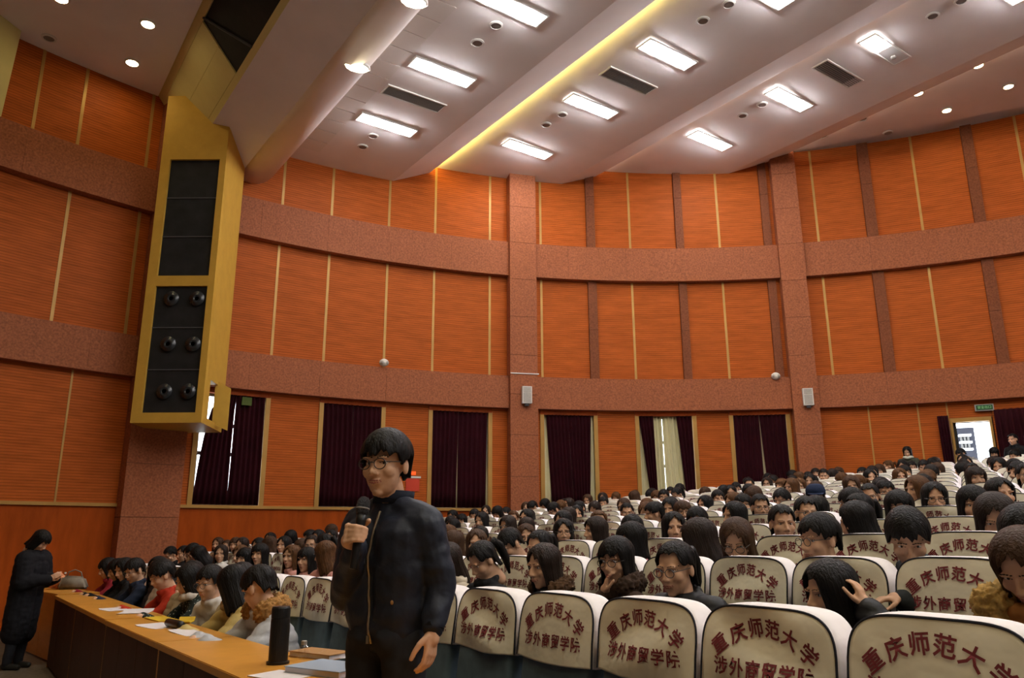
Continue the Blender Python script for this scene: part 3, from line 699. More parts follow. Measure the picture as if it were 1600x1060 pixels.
SEATS = {}
def seat_at(k, i):
    r = ROW_R0[k] + PITCH_R * i; return r, W(r, ROW_M[k], floor_z(k, r))
def in_room(k, r): return math.hypot(r - RC, ROW_M[k] - MC) < RW - 1.15
def plan_seats():
    out = []
    for k in range(len(ROW_M)):
        for i in range(-12, 40):
            r, p = seat_at(k, i)
            if not in_room(k, r): continue
            if p.y < 1.2: continue
            u = proj(p + Vector((0, 0, 1.0)))[0]
            if u > 1760 or u < -30: continue
            if k == 0 and r > 12.2: continue
            out.append((k, i, r, p, u))
    return out
PLAN = plan_seats()

# ================================================================ PEOPLE
def head_solids(bm, M, s=1.):
    S = M @ Matrix.Scale(s, 4)
    ell(bm, (0, -.012, .032), (.074, .092, .082), S, 3); ell(bm, (0, .022, -.03), (.063, .066, .082), S, 3)
    ell(bm, (0, .030, -.072), (.047, .050, .040), S, 3); ell(bm, (0, .062, -.098), (.022, .020, .016), S)
    for x in (-1, 1):
        ell(bm, (.040 * x, .052, -.022), (.026, .030, .028), S); ell(bm, (.079 * x, -.008, -.006), (.010, .020, .032), S)
        ell(bm, (.030 * x, .078, .028), (.026, .012, .008), S); ell(bm, (.012 * x, .096, -.030), (.010, .012, .008), S)
    cap(bm, (0, .085, .012), (0, .106, -.024), .008, .011, 10, S); ell(bm, (0, .085, -.053), (.024, .012, .008), S); ell(bm, (0, .083, -.064), (.020, .012, .008), S)
    cap(bm, (0, -.02, -.05), (0, -.035, -.17), .050, .054, 14, S)
def face_bits(bm_me, M, s=1.):
    """eyes, brows and lips laid on the finished head surface; returns mesh with its own material slots"""
    bv = BVHTree.FromPolygons([v.co for v in bm_me.vertices], [p.vertices[:] for p in bm_me.polygons]); S = M @ Matrix.Scale(s, 4)
    d = (S.to_3x3() @ Vector((0, -1, 0))).normalized(); bm = bmesh.new()
    def hit(x, z):
        loc = bv.ray_cast(S @ Vector((x, .25, z)), d)[0]
        return (S.inverted() @ loc).y if loc is not None else .085
    for x in (-.031, .031):
        y = hit(x, .008); ell(bm, (x, y - .0020, .008), (.0145, .0045, .0058), S, 2, 1); ell(bm, (x, y - .0002, .0085), (.0062, .0040, .0056), S, 2, 2)
        for q in range(5):
            t = (q - 2) / 2; xx = x + t * .0145; ell(bm, (xx, hit(xx, .014) - .001, .0145 - .003 * t * t), (.0055, .0022, .0019), S, 1, 2)
            xx = x * 1.06 + t * .018; zz = .031 + .002 - .0035 * (t * math.copysign(1, x)) ** 2; ell(bm, (xx, hit(xx, zz) - .0012, zz), (.0065, .0028, .0028), S, 1, 3)
    for q in range(7):
        t = (q - 3) / 3; xx = t * .021
        ell(bm, (xx, hit(xx, -.054) - .0015, -.0545 + .001 * t * t), (.006, .0032, .0034 * (1.15 - .6 * abs(t))), S, 1, 4); ell(bm, (xx, hit(xx, -.062) - .0018, -.0625 + .004 * t * t), (.006, .0036, .0042 * (1.15 - .6 * abs(t))), S, 1, 4)
    return bm
def finish_body(me, M, s=1.):
    bits = face_bits(me, M, s); tmp = bpy.data.meshes.new('bits'); bits.to_mesh(tmp); bits.free()
    bm = bmesh.new(); bm.from_mesh(me); bm.from_mesh(tmp); bm.to_mesh(me); bm.free(); bpy.data.meshes.remove(tmp)
    for m in ('skin', 'eye_white', 'eye_dark', 'brow', 'lip'): me.materials.append(MATS[m])
    me.polygons.foreach_set('use_smooth', [True] * len(me.polygons)); return me
def hand_solids(bm, wrist, d, palm, thumb_side, curl=.5, s=1., spread=.0):
    """palm, four unequal bent fingers and a thumb; d = finger direction, palm = palm normal, thumb_side = toward the thumb"""
    d = Vector(d).normalized(); pn = Vector(palm); pn = (pn - d * pn.dot(d)).normalized(); t = Vector(thumb_side); t = (t - d * t.dot(d) - pn * t.dot(pn)).normalized()
    w_ = Vector(wrist)
    cap(bm, w_, w_ + d * .03 * s, .027 * s, .030 * s, 10)
    for x in (-.026, -.009, .009, .026): cap(bm, w_ + d * .02 * s + t * x * .7 * s, w_ + d * .082 * s + t * x * s, .0145 * s, .0125 * s, 8)
    for x, L in ((.029, .070), (.0098, .079), (-.0098, .073), (-.029, .058)):
        p = w_ + d * .084 * s + t * x * s; a = 0.; dirn = d + t * x * spread
        for seg, f in enumerate((.44, .32, .24)):
            a += curl * (.75, 1., .8)[seg]; q = p + (dirn * math.cos(a) + pn * math.sin(a)).normalized() * L * f * s
            cap(bm, p, q, (.0095 - .0008 * seg) * s, (.0088 - .0008 * seg) * s, 8); p = q
    p = w_ + d * .022 * s + t * .026 * s; a = .7
    for seg, L in enumerate((.042, .032, .026)):
        q = p + (d * math.cos(a) + t * math.sin(a) * (1 - .45 * seg) + pn * (.25 + .5 * curl)).normalized() * L * s; cap(bm, p, q, (.0135 - .0015 * seg) * s, (.012 - .0015 * seg) * s, 8); p = q; a -= .3
def rot_head(c, yaw, pitch, roll=0.): return Matrix.Translation(c) @ Matrix.Rotation(yaw, 4, 'Z') @ Matrix.Rotation(-pitch, 4, 'X') @ Matrix.Rotation(roll, 4, 'Y')
def seated(lean=0, hy=0, hp=0, arms='lap', drop=0., roll=0):
    """joints in the person's own frame: y forward, x to their right, origin on the floor under the backrest"""
    J = {}; P = Vector((0, .20, .445 - drop)); l = rad(lean); s = Vector((0, math.sin(l), math.cos(l))); f = Vector((0, math.cos(l), -math.sin(l)))
    J['pelvis'], J['chest'], J['neck'] = P, P + s * .30, P + s * .50
    hc = J['neck'] + s * .10 + Vector((0, .015, .062)); J['head'] = rot_head(hc, rad(hy), rad(hp), rad(roll))
    for n, x in (('R', 1), ('L', -1)):
        J['sh' + n] = P + s * .43 + Vector((.165 * x, 0, 0)); J['hip' + n] = P + Vector((.085 * x, .02, -.01)); J['kn' + n] = Vector((.115 * x, .58, .50)); J['an' + n] = Vector((.115 * x, .60, .09))
        a = arms if isinstance(arms, str) else arms[0 if x > 0 else 1]
        sh = J['sh' + n]
        if a == 'lap': el, wr, d, pn = sh + Vector((.06 * x, .08, -.27)), Vector((.09 * x, .43, .60)), (-.5 * x, .8, -.1), (0, 0, -1)
        elif a == 'phone': el, wr, d, pn = sh + Vector((.05 * x, .10, -.26)), sh + Vector((-.10 * x, .30, -.20)), (-.4 * x, .5, .6), (-x, -.3, .3)
        elif a == 'mouth': el, wr, d, pn = sh + Vector((.02 * x, .20, -.20)), J['head'] @ Vector((.035 * x, .115, -.165)), (-.2 * x, -.1, 1), (-.5 * x, -1, 0)
        elif a == 'cheek': el, wr, d, pn = sh + Vector((.10 * x, .16, -.20)), J['head'] @ Vector((.10 * x, .05, -.16)), (-.05 * x, -.1, 1), (-x, -.4, 0)
        elif a == 'head': el, wr, d, pn = sh + Vector((.22 * x, .02, -.02)), J['head'] @ Vector((.135 * x, -.06, -.07)), (-.25 * x, .05, 1), (-x, .2, 0)
        else: el, wr, d, pn = sh + Vector((.08 * x, .22, -.20)), Vector((.10 * x, sh.y + .40, .79)), (-.6 * x, .8, -.05), (0, 0, -1)
        J['el' + n], J['wr' + n], J['hd' + n], J['hn' + n] = el, wr, d, pn
    return J
def standing(h=1.6, lean=0, hy=0, hp=0, arms='phone'):
    k = h / 1.68; J = {}; P = Vector((0, 0, .92 * k)); l = rad(lean); s = Vector((0, math.sin(l), math.cos(l)))
    J['pelvis'], J['chest'], J['neck'] = P, P + s * .29 * k, P + s * .49 * k
    J['head'] = rot_head(J['neck'] + s * .10 + Vector((0, .02, .05)), rad(hy), rad(hp))
    for n, x in (('R', 1), ('L', -1)):
        sh = J['sh' + n] = P + s * .42 * k + Vector((.165 * x, 0, 0)); J['hip' + n] = P + Vector((.085 * x, 0, -.02)); J['kn' + n] = Vector((.10 * x, .02, .48 * k)); J['an' + n] = Vector((.10 * x, -.02, .09))
        if arms == 'phone': el, wr, d, pn = sh + Vector((.05 * x, .04, -.27)), sh + Vector((-.09 * x, .27, -.24)), (-.3 * x, .7, .4), (-x, -.2, .3)
        else: el, wr, d, pn = sh + Vector((.06 * x, -.01, -.28)), sh + Vector((.07 * x, .06, -.52)), (0, .1, -1), (-x, 0, 0)
        J['el' + n], J['wr' + n], J['hd' + n], J['hn' + n] = el, wr, d, pn
    return J
def hand_of(bm, J, n, curl, s=.95):
    x = 1 if n == 'R' else -1; d, pn = Vector(J['hd' + n]).normalized(), Vector(J['hn' + n])
    th = d.cross(pn) * (-x)
    if J.get('th' + n) is not None: th = Vector(J['th' + n])
    hand_solids(bm, J['wr' + n], d, pn, th, curl, s)
def body_mesh(J, voxel=.0075, name='body', curl=.45, hs=1., thin=1.):
    bm = bmesh.new(); head_solids(bm, J['head'], hs); c = J['chest']; p = J['pelvis']
    for x in (-.06, .06): cap(bm, p + Vector((x, 0, -.02)), c + Vector((x, 0, .03)), .085, .092, 12)
    cap(bm, J['shL'] * .8 + J['shR'] * .2, J['shR'] * .8 + J['shL'] * .2, .062, None, 12); cap(bm, c, J['neck'], .08, .05, 12)
    cap(bm, J['neck'] - Vector((0, 0, .03)), J['head'] @ (Vector((0, -.025, -.09)) * hs), .054 * hs, .05 * hs, 12)
    for n in 'LR':
        cap(bm, J['sh' + n], J['el' + n], .045, .037, 10); cap(bm, J['el' + n], J['wr' + n], .037, .025, 10); hand_of(bm, J, n, curl)
        cap(bm, J['hip' + n], J['kn' + n], .075, .052, 10); cap(bm, J['kn' + n], J['an' + n], .050, .034, 10); cap(bm, J['an' + n] + Vector((0, -.02, -.05)), J['an' + n] + Vector((0, .13, -.06)), .03, .022, 8)
    return finish_body(remesh(bm, voxel, 2, name), J['head'], hs)
def fold(amp, f):
    def fn(co, n): return amp * (noise.noise(co * f) + .6 * noise.noise(Vector((co.x * f * 2, co.y * f * 2, co.z * f * 3.3))))
    return fn
def puff(co, n): return .010 * abs(math.sin(co.z * 42)) ** .6 - .006 + .006 * noise.noise(co * 9)
def jacket_mesh(J, style='plain', voxel=.013, bulk=0., hem=.0):
    bm = bmesh.new(); c, p = J['chest'], J['pelvis']; up = (c - p).normalized(); b = bulk + (.02 if style == 'puffer' else 0)
    for x in (-.065, .065): cap(bm, p + Vector((x, 0, -.02 - hem)), c + Vector((x, .0, .02)), .118 + b, .122 + b, 14)
    cap(bm, J['shL'] * .86 + J['shR'] * .14, J['shR'] * .86 + J['shL'] * .14, .082 + b, None, 14); cap(bm, c, J['neck'] - up * .03, .10 + b, .078 + b * .5, 14)
    for n in 'LR':
        w_ = J['wr' + n] + (J['el' + n] - J['wr' + n]).normalized() * .015
        cap(bm, J['sh' + n], J['el' + n], .075 + b, .060 + b, 12); cap(bm, J['el' + n], w_, .060 + b, .045 + b * .6, 12)
    N = J['neck']; M = J['head']
    for i in range(10):                                     # standing collar
        a = 2 * math.pi * i / 10; q = N + Vector((.073 * math.sin(a), .066 * math.cos(a) - .005, .028 - .022 * math.cos(a)))
        ell(bm, q, (.03, .03, .032), None, 2)
    if style == 'hood':
        for i in range(7):
            a = math.pi * (i / 6) + math.pi / 2; ell(bm, N + Vector((.11 * math.cos(a + math.pi / 2 * 0) * 1.0, -.065 - .02 * math.sin(i), .02)) if False else N + Vector((.12 * math.cos(math.pi * i / 6), -.05 - .06 * math.sin(math.pi * i / 6), .015)), (.05, .05, .05), None, 2)
    fn = puff if style == 'puffer' else fold(.010, 7)
    me = remesh(bm, voxel, 2, 'jacket', fn); return me
def trouser_mesh(J, voxel=.015):
    bm = bmesh.new(); p = J['pelvis']
    for x in (-.06, .06): ell(bm, p + Vector((x, 0, -.02)), (.115, .125, .10))
    for n in 'LR': cap(bm, J['hip' + n], J['kn' + n], .097, .072, 12); cap(bm, J['kn' + n], J['an' + n] - Vector((0, 0, .02)), .070, .055, 12)
    return remesh(bm, voxel, 2, 'trousers', fold(.006, 9))
def shoe_mesh(J, n):
    bm = bmesh.new(); a = J['an' + n]; cap(bm, a + Vector((0, -.03, -.045)), a + Vector((0, .14, -.055)), .042, .034, 10); cap(bm, a, a + Vector((0, -.01, -.05)), .045, .04, 10)
    me = remesh(bm, .01, 2, 'shoe')
    return me

# ---- hair, in head coordinates (face toward +y)
def hair_mesh(style, seed=0, vol=1., fringe=.062):
    rnd = random.Random(seed); NA, NT = 56, 16; cx, cy, cz = 0, -.012, .034
    rx, ry, rz = (.088 if style in ('short', 'crop', 'tied') else .096) * vol, .108 * vol, (.104 if style in ('short', 'crop') else .098) * vol
    ph = [rnd.uniform(0, 6.28) for _ in range(6)]
    def sm(a, lo, hi): t = max(0, min(1, (a - lo) / (hi - lo))); return t * t * (3 - 2 * t)
    def zend(a):
        A = abs(math.degrees(a)); j = .010 * math.sin(9 * a + ph[0]) + .008 * math.sin(23 * a + ph[1])
        if style == 'short': z = fringe + (.045 - fringe) * sm(A, 30, 52) + (.006 - .045) * sm(A, 56, 64) + (.030 - .006) * sm(A, 72, 82) + (-.045 - .030) * sm(A, 104, 135)
        elif style == 'crop': z = .085 + (.04 - .085) * sm(A, 40, 62) + (.02 - .04) * sm(A, 70, 90) + (-.06 - .02) * sm(A, 100, 140); 
        elif style == 'bob': z = .046 + (-.115 - .046) * sm(A, 40, 58); j *= .8
        elif style == 'bangs': z = .044 + (-.30 - .044) * sm(A, 42, 62)
        elif style == 'long': z = .090 - .02 * sm(A, 8, 30) + (-.31 - .07) * sm(A, 30, 60)
        elif style == 'shoulder': z = .090 - .03 * sm(A, 8, 30) + (-.19 - .06) * sm(A, 32, 58)
        else: z = .090 + (.03 - .09) * sm(A, 38, 60) + (.02 - .03) * sm(A, 70, 88) + (-.085 - .02) * sm(A, 98, 130)     # tied
        return z + j * (.5 if style == 'tied' else 1)
    def pt(a, t, k):
        ze = zend(a); z0 = cz + rz; z = z0 + (ze - z0) * t
        sr = 1 + (.022 * math.sin(13 * a + ph[2]) + .016 * math.sin(31 * a + ph[3] + 4 * t) + .012 * math.sin(7 * a + 6 * t + ph[4])) * min(1, t * 2.5)
        if z >= cz: f = math.sqrt(max(0, 1 - ((z - cz) / rz) ** 2))
        else:
            dz = cz - z; f = 1 - .10 * math.sin(min(1, dz / .16) * math.pi) * (1 if abs(a) > 1.9 else .4) + .22 * max(0, dz - .17)
        f = f * sr * k
        return Vector((cx + rx * f * math.sin(a), cy + ry * f * math.cos(a), z if k == 1 else min(z, cz + rz * .93)))
    bm = bmesh.new(); sh = []
    for k in (1., .86):
        g = []
        for ti in range(NT + 1):
            t = (ti / NT) ** 1.15 if ti else .004
            g.append([bm.verts.new(pt(-math.pi + 2 * math.pi * i / NA, t if k == 1 else max(t, .03), k)) for i in range(NA)])
        sh.append(g)
    for g in sh:
        for ti in range(NT):
            for i in range(NA): bm.faces.new((g[ti][i], g[ti][(i + 1) % NA], g[ti + 1][(i + 1) % NA], g[ti + 1][i]))
        bm.faces.new(g[0])
    for i in range(NA): bm.faces.new((sh[0][NT][i], sh[0][NT][(i + 1) % NA], sh[1][NT][(i + 1) % NA], sh[1][NT][i]))
    if style == 'tied':
        tube(bm, [(0, -.10, .045), (0, -.145, .05), (0, -.165, .0), (.005, -.16, -.10), (.01, -.13, -.20)], [.02, .030, .032, .028, .008], 10)
    if style == 'bun': ell(bm, (0, -.115, .075), (.042, .042, .040))
    me = bm_mesh(bm, 'hair'); me.materials.append(MATS['hair']); me.polygons.foreach_set('use_smooth', [True] * len(me.polygons)); return me
HAIR = {(s, j): hair_mesh(s, 10 * j + len(s), v) for s in ('short', 'crop', 'bob', 'bangs', 'long', 'shoulder', 'tied') for j, v in ((0, 1.), (1, 1.05))}
def glasses_mesh():
    bm = bmesh.new()
    for x in (-.032, .032): tube(bm, [(x + .0235 * math.cos(q * math.pi / 9), .103 - .10 * (abs(x + .0235 * math.cos(q * math.pi / 9)) ** 2) * 3, .006 + .0195 * math.sin(q * math.pi / 9)) for q in range(19)], .0021, 5)
    tube(bm, [(-.009, .104, .010), (0, .107, .013), (.009, .104, .010)], .002, 5)
    for x in (-1, 1): tube(bm, [(.055 * x, .095, .012), (.076 * x, .06, .012), (.083 * x, 0, .010), (.082 * x, -.02, -.002)], .002, 5)
    me = bm_mesh(bm, 'glasses'); me.materials.append(MATS['wire_frame']); return me
GLASSES = glasses_mesh()
def cap_mesh():
    bm = bmesh.new(); lathe(bm, [(.094, .045), (.095, .09), (.080, .128), (.045, .148), (.004, .153)], 24, Matrix.Translation((0, -.01, 0)) @ Matrix.Diagonal((1, 1.16, 1, 1)))
    P = [(-.075, .075, .052), (.075, .075, .052), (.055, .165, .040), (-.055, .165, .040)]
    hexa(bm, P + [(x, y, z + .008) for x, y, z in P]); me = bm_mesh(bm, 'cap'); me.materials.append(MATS['cloth']); me.polygons.foreach_set('use_smooth', [True] * len(me.polygons)); return me
CAPM = cap_mesh()
def fur_mesh(J, big=1.):
    bm = bmesh.new(); N = J['neck']
    for i in range(9):
        a = math.pi * (i / 8) ; ell(bm, N + Vector((.125 * math.cos(a), .03 - .115 * math.sin(a), .02 + .03 * math.sin(a))), (.058 * big,) * 3, None, 2)
    rn = random.Random(3)
    return remesh(bm, .009, 1, 'fur_collar', lambda co, n: .018 * noise.noise(co * 60) + .012 * noise.noise(co * 130))
def knit_scarf(J):
    bm = bmesh.new(); N = J['neck']
    for i in range(12):
        a = 2 * math.pi * i / 12; ell(bm, N + Vector((.085 * math.cos(a), .08 * math.sin(a) + .005, .02 + .008 * math.sin(3 * a))), (.04, .04, .038), None, 2)
    return remesh(bm, .012, 1, 'scarf', fold(.006, 25))

POSES = {}
def pose(key):
    if key not in POSES:
        a = dict(up=dict(), upc=dict(hy=34, hp=2), upc2=dict(hy=52, hp=4, lean=-2), left=dict(hy=-18, hp=6), down=dict(lean=10, hp=36, arms='phone'), downc=dict(lean=12, hp=30, hy=26, arms='phone'),
                 leanf=dict(lean=20, hp=12, hy=10), lap2=dict(hp=10, hy=20, roll=8), mouth=dict(lean=6, hy=34, hp=10, arms=('mouth', 'lap')), cheek=dict(lean=14, hp=6, hy=-16, arms=('cheek', 'lap')), away=dict(lean=4, hp=14, hy=-60),
                 desk=dict(lean=19, hp=24, arms='desk'), deskc=dict(lean=16, hp=22, hy=24, arms='desk'), deskb=dict(lean=18, hp=26, hy=-55, arms='desk'), headhand=dict(lean=4, hp=12, hy=-26, arms=('lap', 'head')), write=dict(lean=28, hp=34, hy=30, arms='desk'))[key]
        J = seated(**a); POSES[key] = dict(J=J, body=body_mesh(J, hs=1.08), trousers=link_mat(trouser_mesh(J), 'denim'))
    return POSES[key]
def link_mat(me, m): me.materials.clear(); me.materials.append(MATS[m]); return me
def jacket_for(P, style, m):
    k = ('jacket', style, m)
    if k not in P: P[k] = link_mat(jacket_mesh(P['J'], style), m)
    return P[k]
def add(name, me, parent, color=None, M=None):
    o = bpy.data.objects.new(name, me); COL.objects.link(o); o.parent = parent
    if M is not None: o.matrix_local = M
    if color is not None: o.color = (*color, 1)
    return o
def person(P, loc, rz, hair, haircol, top, style='plain', glasses=False, extra=None, m='cloth', cap_col=None, shoes=False, label=None, group=None, hs=1.08, hv=0):
    root = bpy.data.objects.new('person', P['body']); COL.objects.link(root); root.location = loc; root.rotation_euler = (0, 0, rz); root.scale = (1.05,) * 3
    tag(root, label, 'person', group)
    add('jacket', jacket_for(P, style, m), root, top); add('trousers', P['trousers'], root)
    H = P['J']['head'] @ Matrix.Scale(hs, 4)
    add('hair', HAIR[(hair, hv)], root, haircol, H)
    if glasses: add('glasses', GLASSES, root, None, H)
    if cap_col: add('cap', CAPM, root, cap_col, H)
    if extra:
        kind, col = extra; key = ('extra', kind)
        if key not in P: P[key] = link_mat(fur_mesh(P['J']) if kind == 'fur' else fur_mesh(P['J'], 1.35) if kind == 'bigfur' else knit_scarf(P['J']), 'fur' if 'fur' in kind else 'cloth')
        add('fur_collar' if 'fur' in kind else 'scarf', P[key], root, col)
    if shoes:
        for n in 'LR':
            if 'shoe' + n not in P: P['shoe' + n] = link_mat(shoe_mesh(P['J'], n), 'shoe_black')
            add('shoe', P['shoe' + n], root)
    return root
BLACK, DARK_BROWN, BROWN, AUBURN = (.007, .006, .006), (.020, .012, .009), (.050, .024, .012), (.085, .036, .012)

# ================================================================ WHO SITS WHERE
def place_xf(k, i, P, dy=0., dyaw=0., sx=0.):
    r, p = seat_at(k, i); fwd = -MM; q = p + fwd * dy + DI * sx; rz = ROWROT + rad(dyaw)
    head = q + Matrix.Rotation(rz, 3, 'Z') @ P['J']['head'].translation
    return q, rz, proj(head)
TAKEN = {}
PEOPLE = []
def sit(row, u, key, hair, hc, top, label, style='plain', dy=0., dyaw=0., dz=0., **kw):
    P = pose(key); k = row - 1; best = None
    for kk, i, r, p, uu in PLAN:
        if kk == k and (k, i) not in TAKEN:
            pu = place_xf(k, i, P, dy, dyaw)[2][0]
            if best is None or abs(pu - u) < best[0]: best = (abs(pu - u), i, pu)
    i = best[1]; TAKEN[(k, i)] = 1; q, rz, (pu, pv) = place_xf(k, i, P, dy, dyaw)
    # shift a little along the seat toward where the photograph has this head
    q2, rz, (pu2, _) = place_xf(k, i, P, dy, dyaw, .05)
    if abs(pu2 - pu) > .3: s = max(-.12, min(.12, .05 * (u - pu) / (pu2 - pu))); q, rz, _ = place_xf(k, i, P, dy, dyaw, s)
    q.z += dz; o = person(P, q, rz, hair, hc, top, style, label=label, **kw); PEOPLE.append(o); return o
K = (.012, .012, .014); NAVY = (.02, .028, .055); BEIGE = (.42, .33, .20); GREY = (.28, .28, .28); PINK = (.62, .30, .26); RED = (.42, .035, .015); MAROON = (.24, .018, .028); CREAM = (.62, .54, .42); OLIVE = (.035, .042, .025); TEAL = (.05, .32, .42); PALE = (.42, .43, .46); WHITE = (.7, .68, .66); BRN = (.035, .018, .010)
# front row, at the long desk
sit(1, 408, 'deskb', 'short', BLACK, PALE, 'person in pale grey padded coat with golden fur hood bent over the long desk', 'puffer', dy=.06, extra=('bigfur', (.30, .15, .045)), m='cloth_shiny', hv=1, shoes=True)
sit(1, 362, 'deskb', 'shoulder', BLACK, (.48, .36, .13), 'person in mustard padded coat writing, behind the fur-hooded person at the desk', 'puffer', dy=.02, m='cloth_shiny', extra=('scarf', (.40, .28, .13)))
sit(1, 300, 'desk', 'long', BLACK, K, 'person in dotted black cardigan with white hood and long black hair at the desk', 'hood', m='dotted_knit', extra=('scarf', (.55, .50, .46)))
sit(1, 262, 'desk', 'short', BLACK, RED, 'person in bright red jacket with short black hair at the desk', hv=1)
sit(1, 212, 'deskc', 'short', BLACK, NAVY, 'person in navy jacket with glasses looking down at the desk', 'plain', glasses=True)
sit(1, 186, 'desk', 'bob', BLACK, K, 'person in black with black bobbed hair hunched at the desk end')
sit(1, 150, 'desk', 'bob', BLACK, MAROON, 'person in maroon jacket with head bowed at the far desk')
sit(1, 128, 'deskc', 'shoulder', BLACK, K, 'person in black coat with dark hair leaning on the far desk')
sit(1, 105, 'upc', 'long', BLACK, (.05, .04, .045), 'person with long black hair sitting upright at the far end of the front row')
# second row
sit(2, 716, 'downc', 'shoulder', DARK_BROWN, CREAM, 'person with glasses and cream coat just right of the standing man', glasses=True, extra=('scarf', CREAM))
sit(2, 757, 'down', 'tied', BLACK, K, 'person in black with tied hair, head bowed behind the first white seats')
sit(2, 840, 'leanf', 'shoulder', DARK_BROWN, K, 'smiling person in black leather jacket with brown fur collar and brown hair', dyaw=-8, extra=('fur', (.07, .035, .015)), m='cloth_shiny')
sit(2, 915, 'mouth', 'bob', BLACK, BRN, 'person in fuzzy brown jacket with glasses and a hand at the mouth', glasses=True, extra=('fur', BRN), m='fur', dyaw=-18)
sit(2, 1005, 'leanf', 'tied', BLACK, K, 'person in black padded jacket with glasses and a ponytail, leaning forward', 'puffer', glasses=True, m='cloth_shiny')
sit(2, 1310, 'headhand', 'long', BLACK, K, 'person in black padded coat with a hand raised to long black hair', 'puffer', dz=-.13, m='cloth_shiny', hv=1)
sit(2, 1598, 'down', 'long', BROWN, (.36, .15, .04), 'person in orange-brown fur-trimmed coat at the right frame edge', extra=('bigfur', (.42, .26, .08)))
# third row
sit(3, 742, 'upc2', 'shoulder', BROWN, BEIGE, 'smiling person with brown hair facing the camera, right of the standing man')
sit(3, 708, 'left', 'shoulder', BROWN, K, 'person with brown hair facing away, partly behind the standing man')
sit(3, 800, 'down', 'short', BLACK, K, 'person with black hair bent so only the crown shows')
sit(3, 862, 'leanf', 'tied', BLACK, K, 'person with tied black hair and a cream fluffy collar', extra=('fur', CREAM))
sit(3, 968, 'left', 'bob', BLACK, (.25, .12, .12), 'person with black bobbed hair and a pink collar', extra=('scarf', (.62, .25, .30)))
sit(3, 1095, 'away', 'long', DARK_BROWN, NAVY, 'person with long dark brown hair turned away from the camera', hv=1)
sit(3, 1148, 'downc', 'long', BROWN, BEIGE, 'person with long brown hair, glasses and a beige coat looking down', glasses=True)
sit(3, 1285, 'cheek', 'short', BLACK, OLIVE, 'man with black glasses, grey hood and a hand raised to his chin', 'hood', glasses=True, extra=('scarf', (.30, .30, .27)), hv=1)
sit(3, 1428, 'write', 'short', BLACK, (.03, .035, .04), 'man with thick black hair bent over his writing', dz=.06, hv=1)
sit(3, 1576, 'downc', 'long', BLACK, (.30, .20, .18), 'person with long black hair looking down near the right frame edge', extra=('scarf', (.5, .38, .33)))
# fourth row
sit(4, 882, 'upc2', 'shoulder', BLACK, (.12, .12, .13), 'person with glasses in grey coat smiling at the camera', glasses=True)
sit(4, 932, 'left', 'shoulder', DARK_BROWN, K, 'person with dark brown hair in the fourth row beside the smiling one with glasses')
sit(4, 990, 'upc2', 'bangs', BLACK, K, 'person with black bangs looking straight at the camera')
sit(4, 1055, 'upc2', 'long', BLACK, K, 'round-faced person with long black hair looking at the camera')
sit(4, 1225, 'upc2', 'crop', BLACK, (.04, .04, .05), 'young man with short black hair smiling at the camera')
sit(4, 1342, 'away', 'long', BLACK, PINK, 'person in salmon pink jacket with long black hair turned away')
sit(4, 1525, 'downc', 'long', DARK_BROWN, K, 'person with long dark brown hair bowed in front of a white seat', hv=1)
# fifth to seventh rows
sit(5, 1146, 'left', 'long', BLACK, K, 'person with long black hair beside a young man with short hair')
sit(5, 1262, 'upc2', 'crop', BLACK, GREY, 'man with glasses and a high forehead looking over the seats', glasses=True)
sit(5, 1345, 'left', 'tied', BLACK, TEAL, 'person with tied-back hair and a turquoise collar', extra=('scarf', TEAL))
sit(5, 1384, 'mouth', 'bob', BLACK, K, 'person with dark hair resting the face on a hand')
sit(5, 1442, 'mouth', 'bangs', BLACK, K, 'person with black bangs covering the mouth with a hand')
sit(6, 1322, 'away', 'bob', BLACK, K, 'person with black bobbed hair seen from behind')
sit(6, 1487, 'mouth', 'long', BLACK, K, 'laughing person with glasses and a hand over the mouth', glasses=True)
sit(6, 1566, 'upc2', 'long', BLACK, PINK, 'smiling person with long black hair at the right side')
sit(7, 1267, 'upc', 'short', BLACK, K, 'person wearing a navy blue cap', cap_col=(.015, .025, .06))
sit(6, 1062, 'upc2', 'bangs', BROWN, K, 'person with brown fringe and round glasses smiling', glasses=True)
sit(6, 1186, 'upc2', 'crop', BLACK, K, 'man with glasses smiling in the middle rows', glasses=True)
sit(3, 482, 'upc2', 'tied', DARK_BROWN, NAVY, 'person with glasses and navy jacket left of the standing man', glasses=True)
sit(3, 440, 'upc', 'shoulder', BLACK, (.55, .30, .22), 'person in salmon padded coat on the left side', 'puffer')
sit(4, 512, 'upc2', 'shoulder', BLACK, GREY, 'person with glasses and grey scarf by the left wall', glasses=True, extra=('scarf', GREY))
sit(4, 456, 'upc2', 'bob', BLACK, K, 'person with black bob facing the camera by the left wall')
sit(4, 425, 'upc', 'shoulder', BLACK, WHITE, 'person in white by the left wall')

# everybody else
rp = random.Random(5)
HAIRS = [('long', .24), ('shoulder', .18), ('bangs', .10), ('tied', .14), ('bob', .12), ('short', .14), ('crop', .08)]
TOPS = [(K, 'black'), (K, 'black'), (K, 'black'), (NAVY, 'navy'), ((.03, .03, .032), 'charcoal'), (BRN, 'dark brown'), (GREY, 'grey'), (BEIGE, 'beige'), (PINK, 'pink'), (RED, 'red'), (OLIVE, 'olive'), (CREAM, 'cream'), (WHITE, 'white'), (MAROON, 'maroon')]
HNAME = dict(long='long', shoulder='shoulder-length', bangs='fringed long', tied='tied-back', bob='bobbed', short='short', crop='cropped')
PP = ['up', 'upc', 'upc', 'upc2', 'upc2', 'left', 'down', 'downc', 'lap2', 'lap2', 'leanf', 'mouth', 'away']
def pick(ws):
    x = rp.random() * sum(w_ for _, w_ in ws)
    for v, w_ in ws:
        x -= w_
        if x <= 0: return v
    return ws[-1][0]
by_row = {}
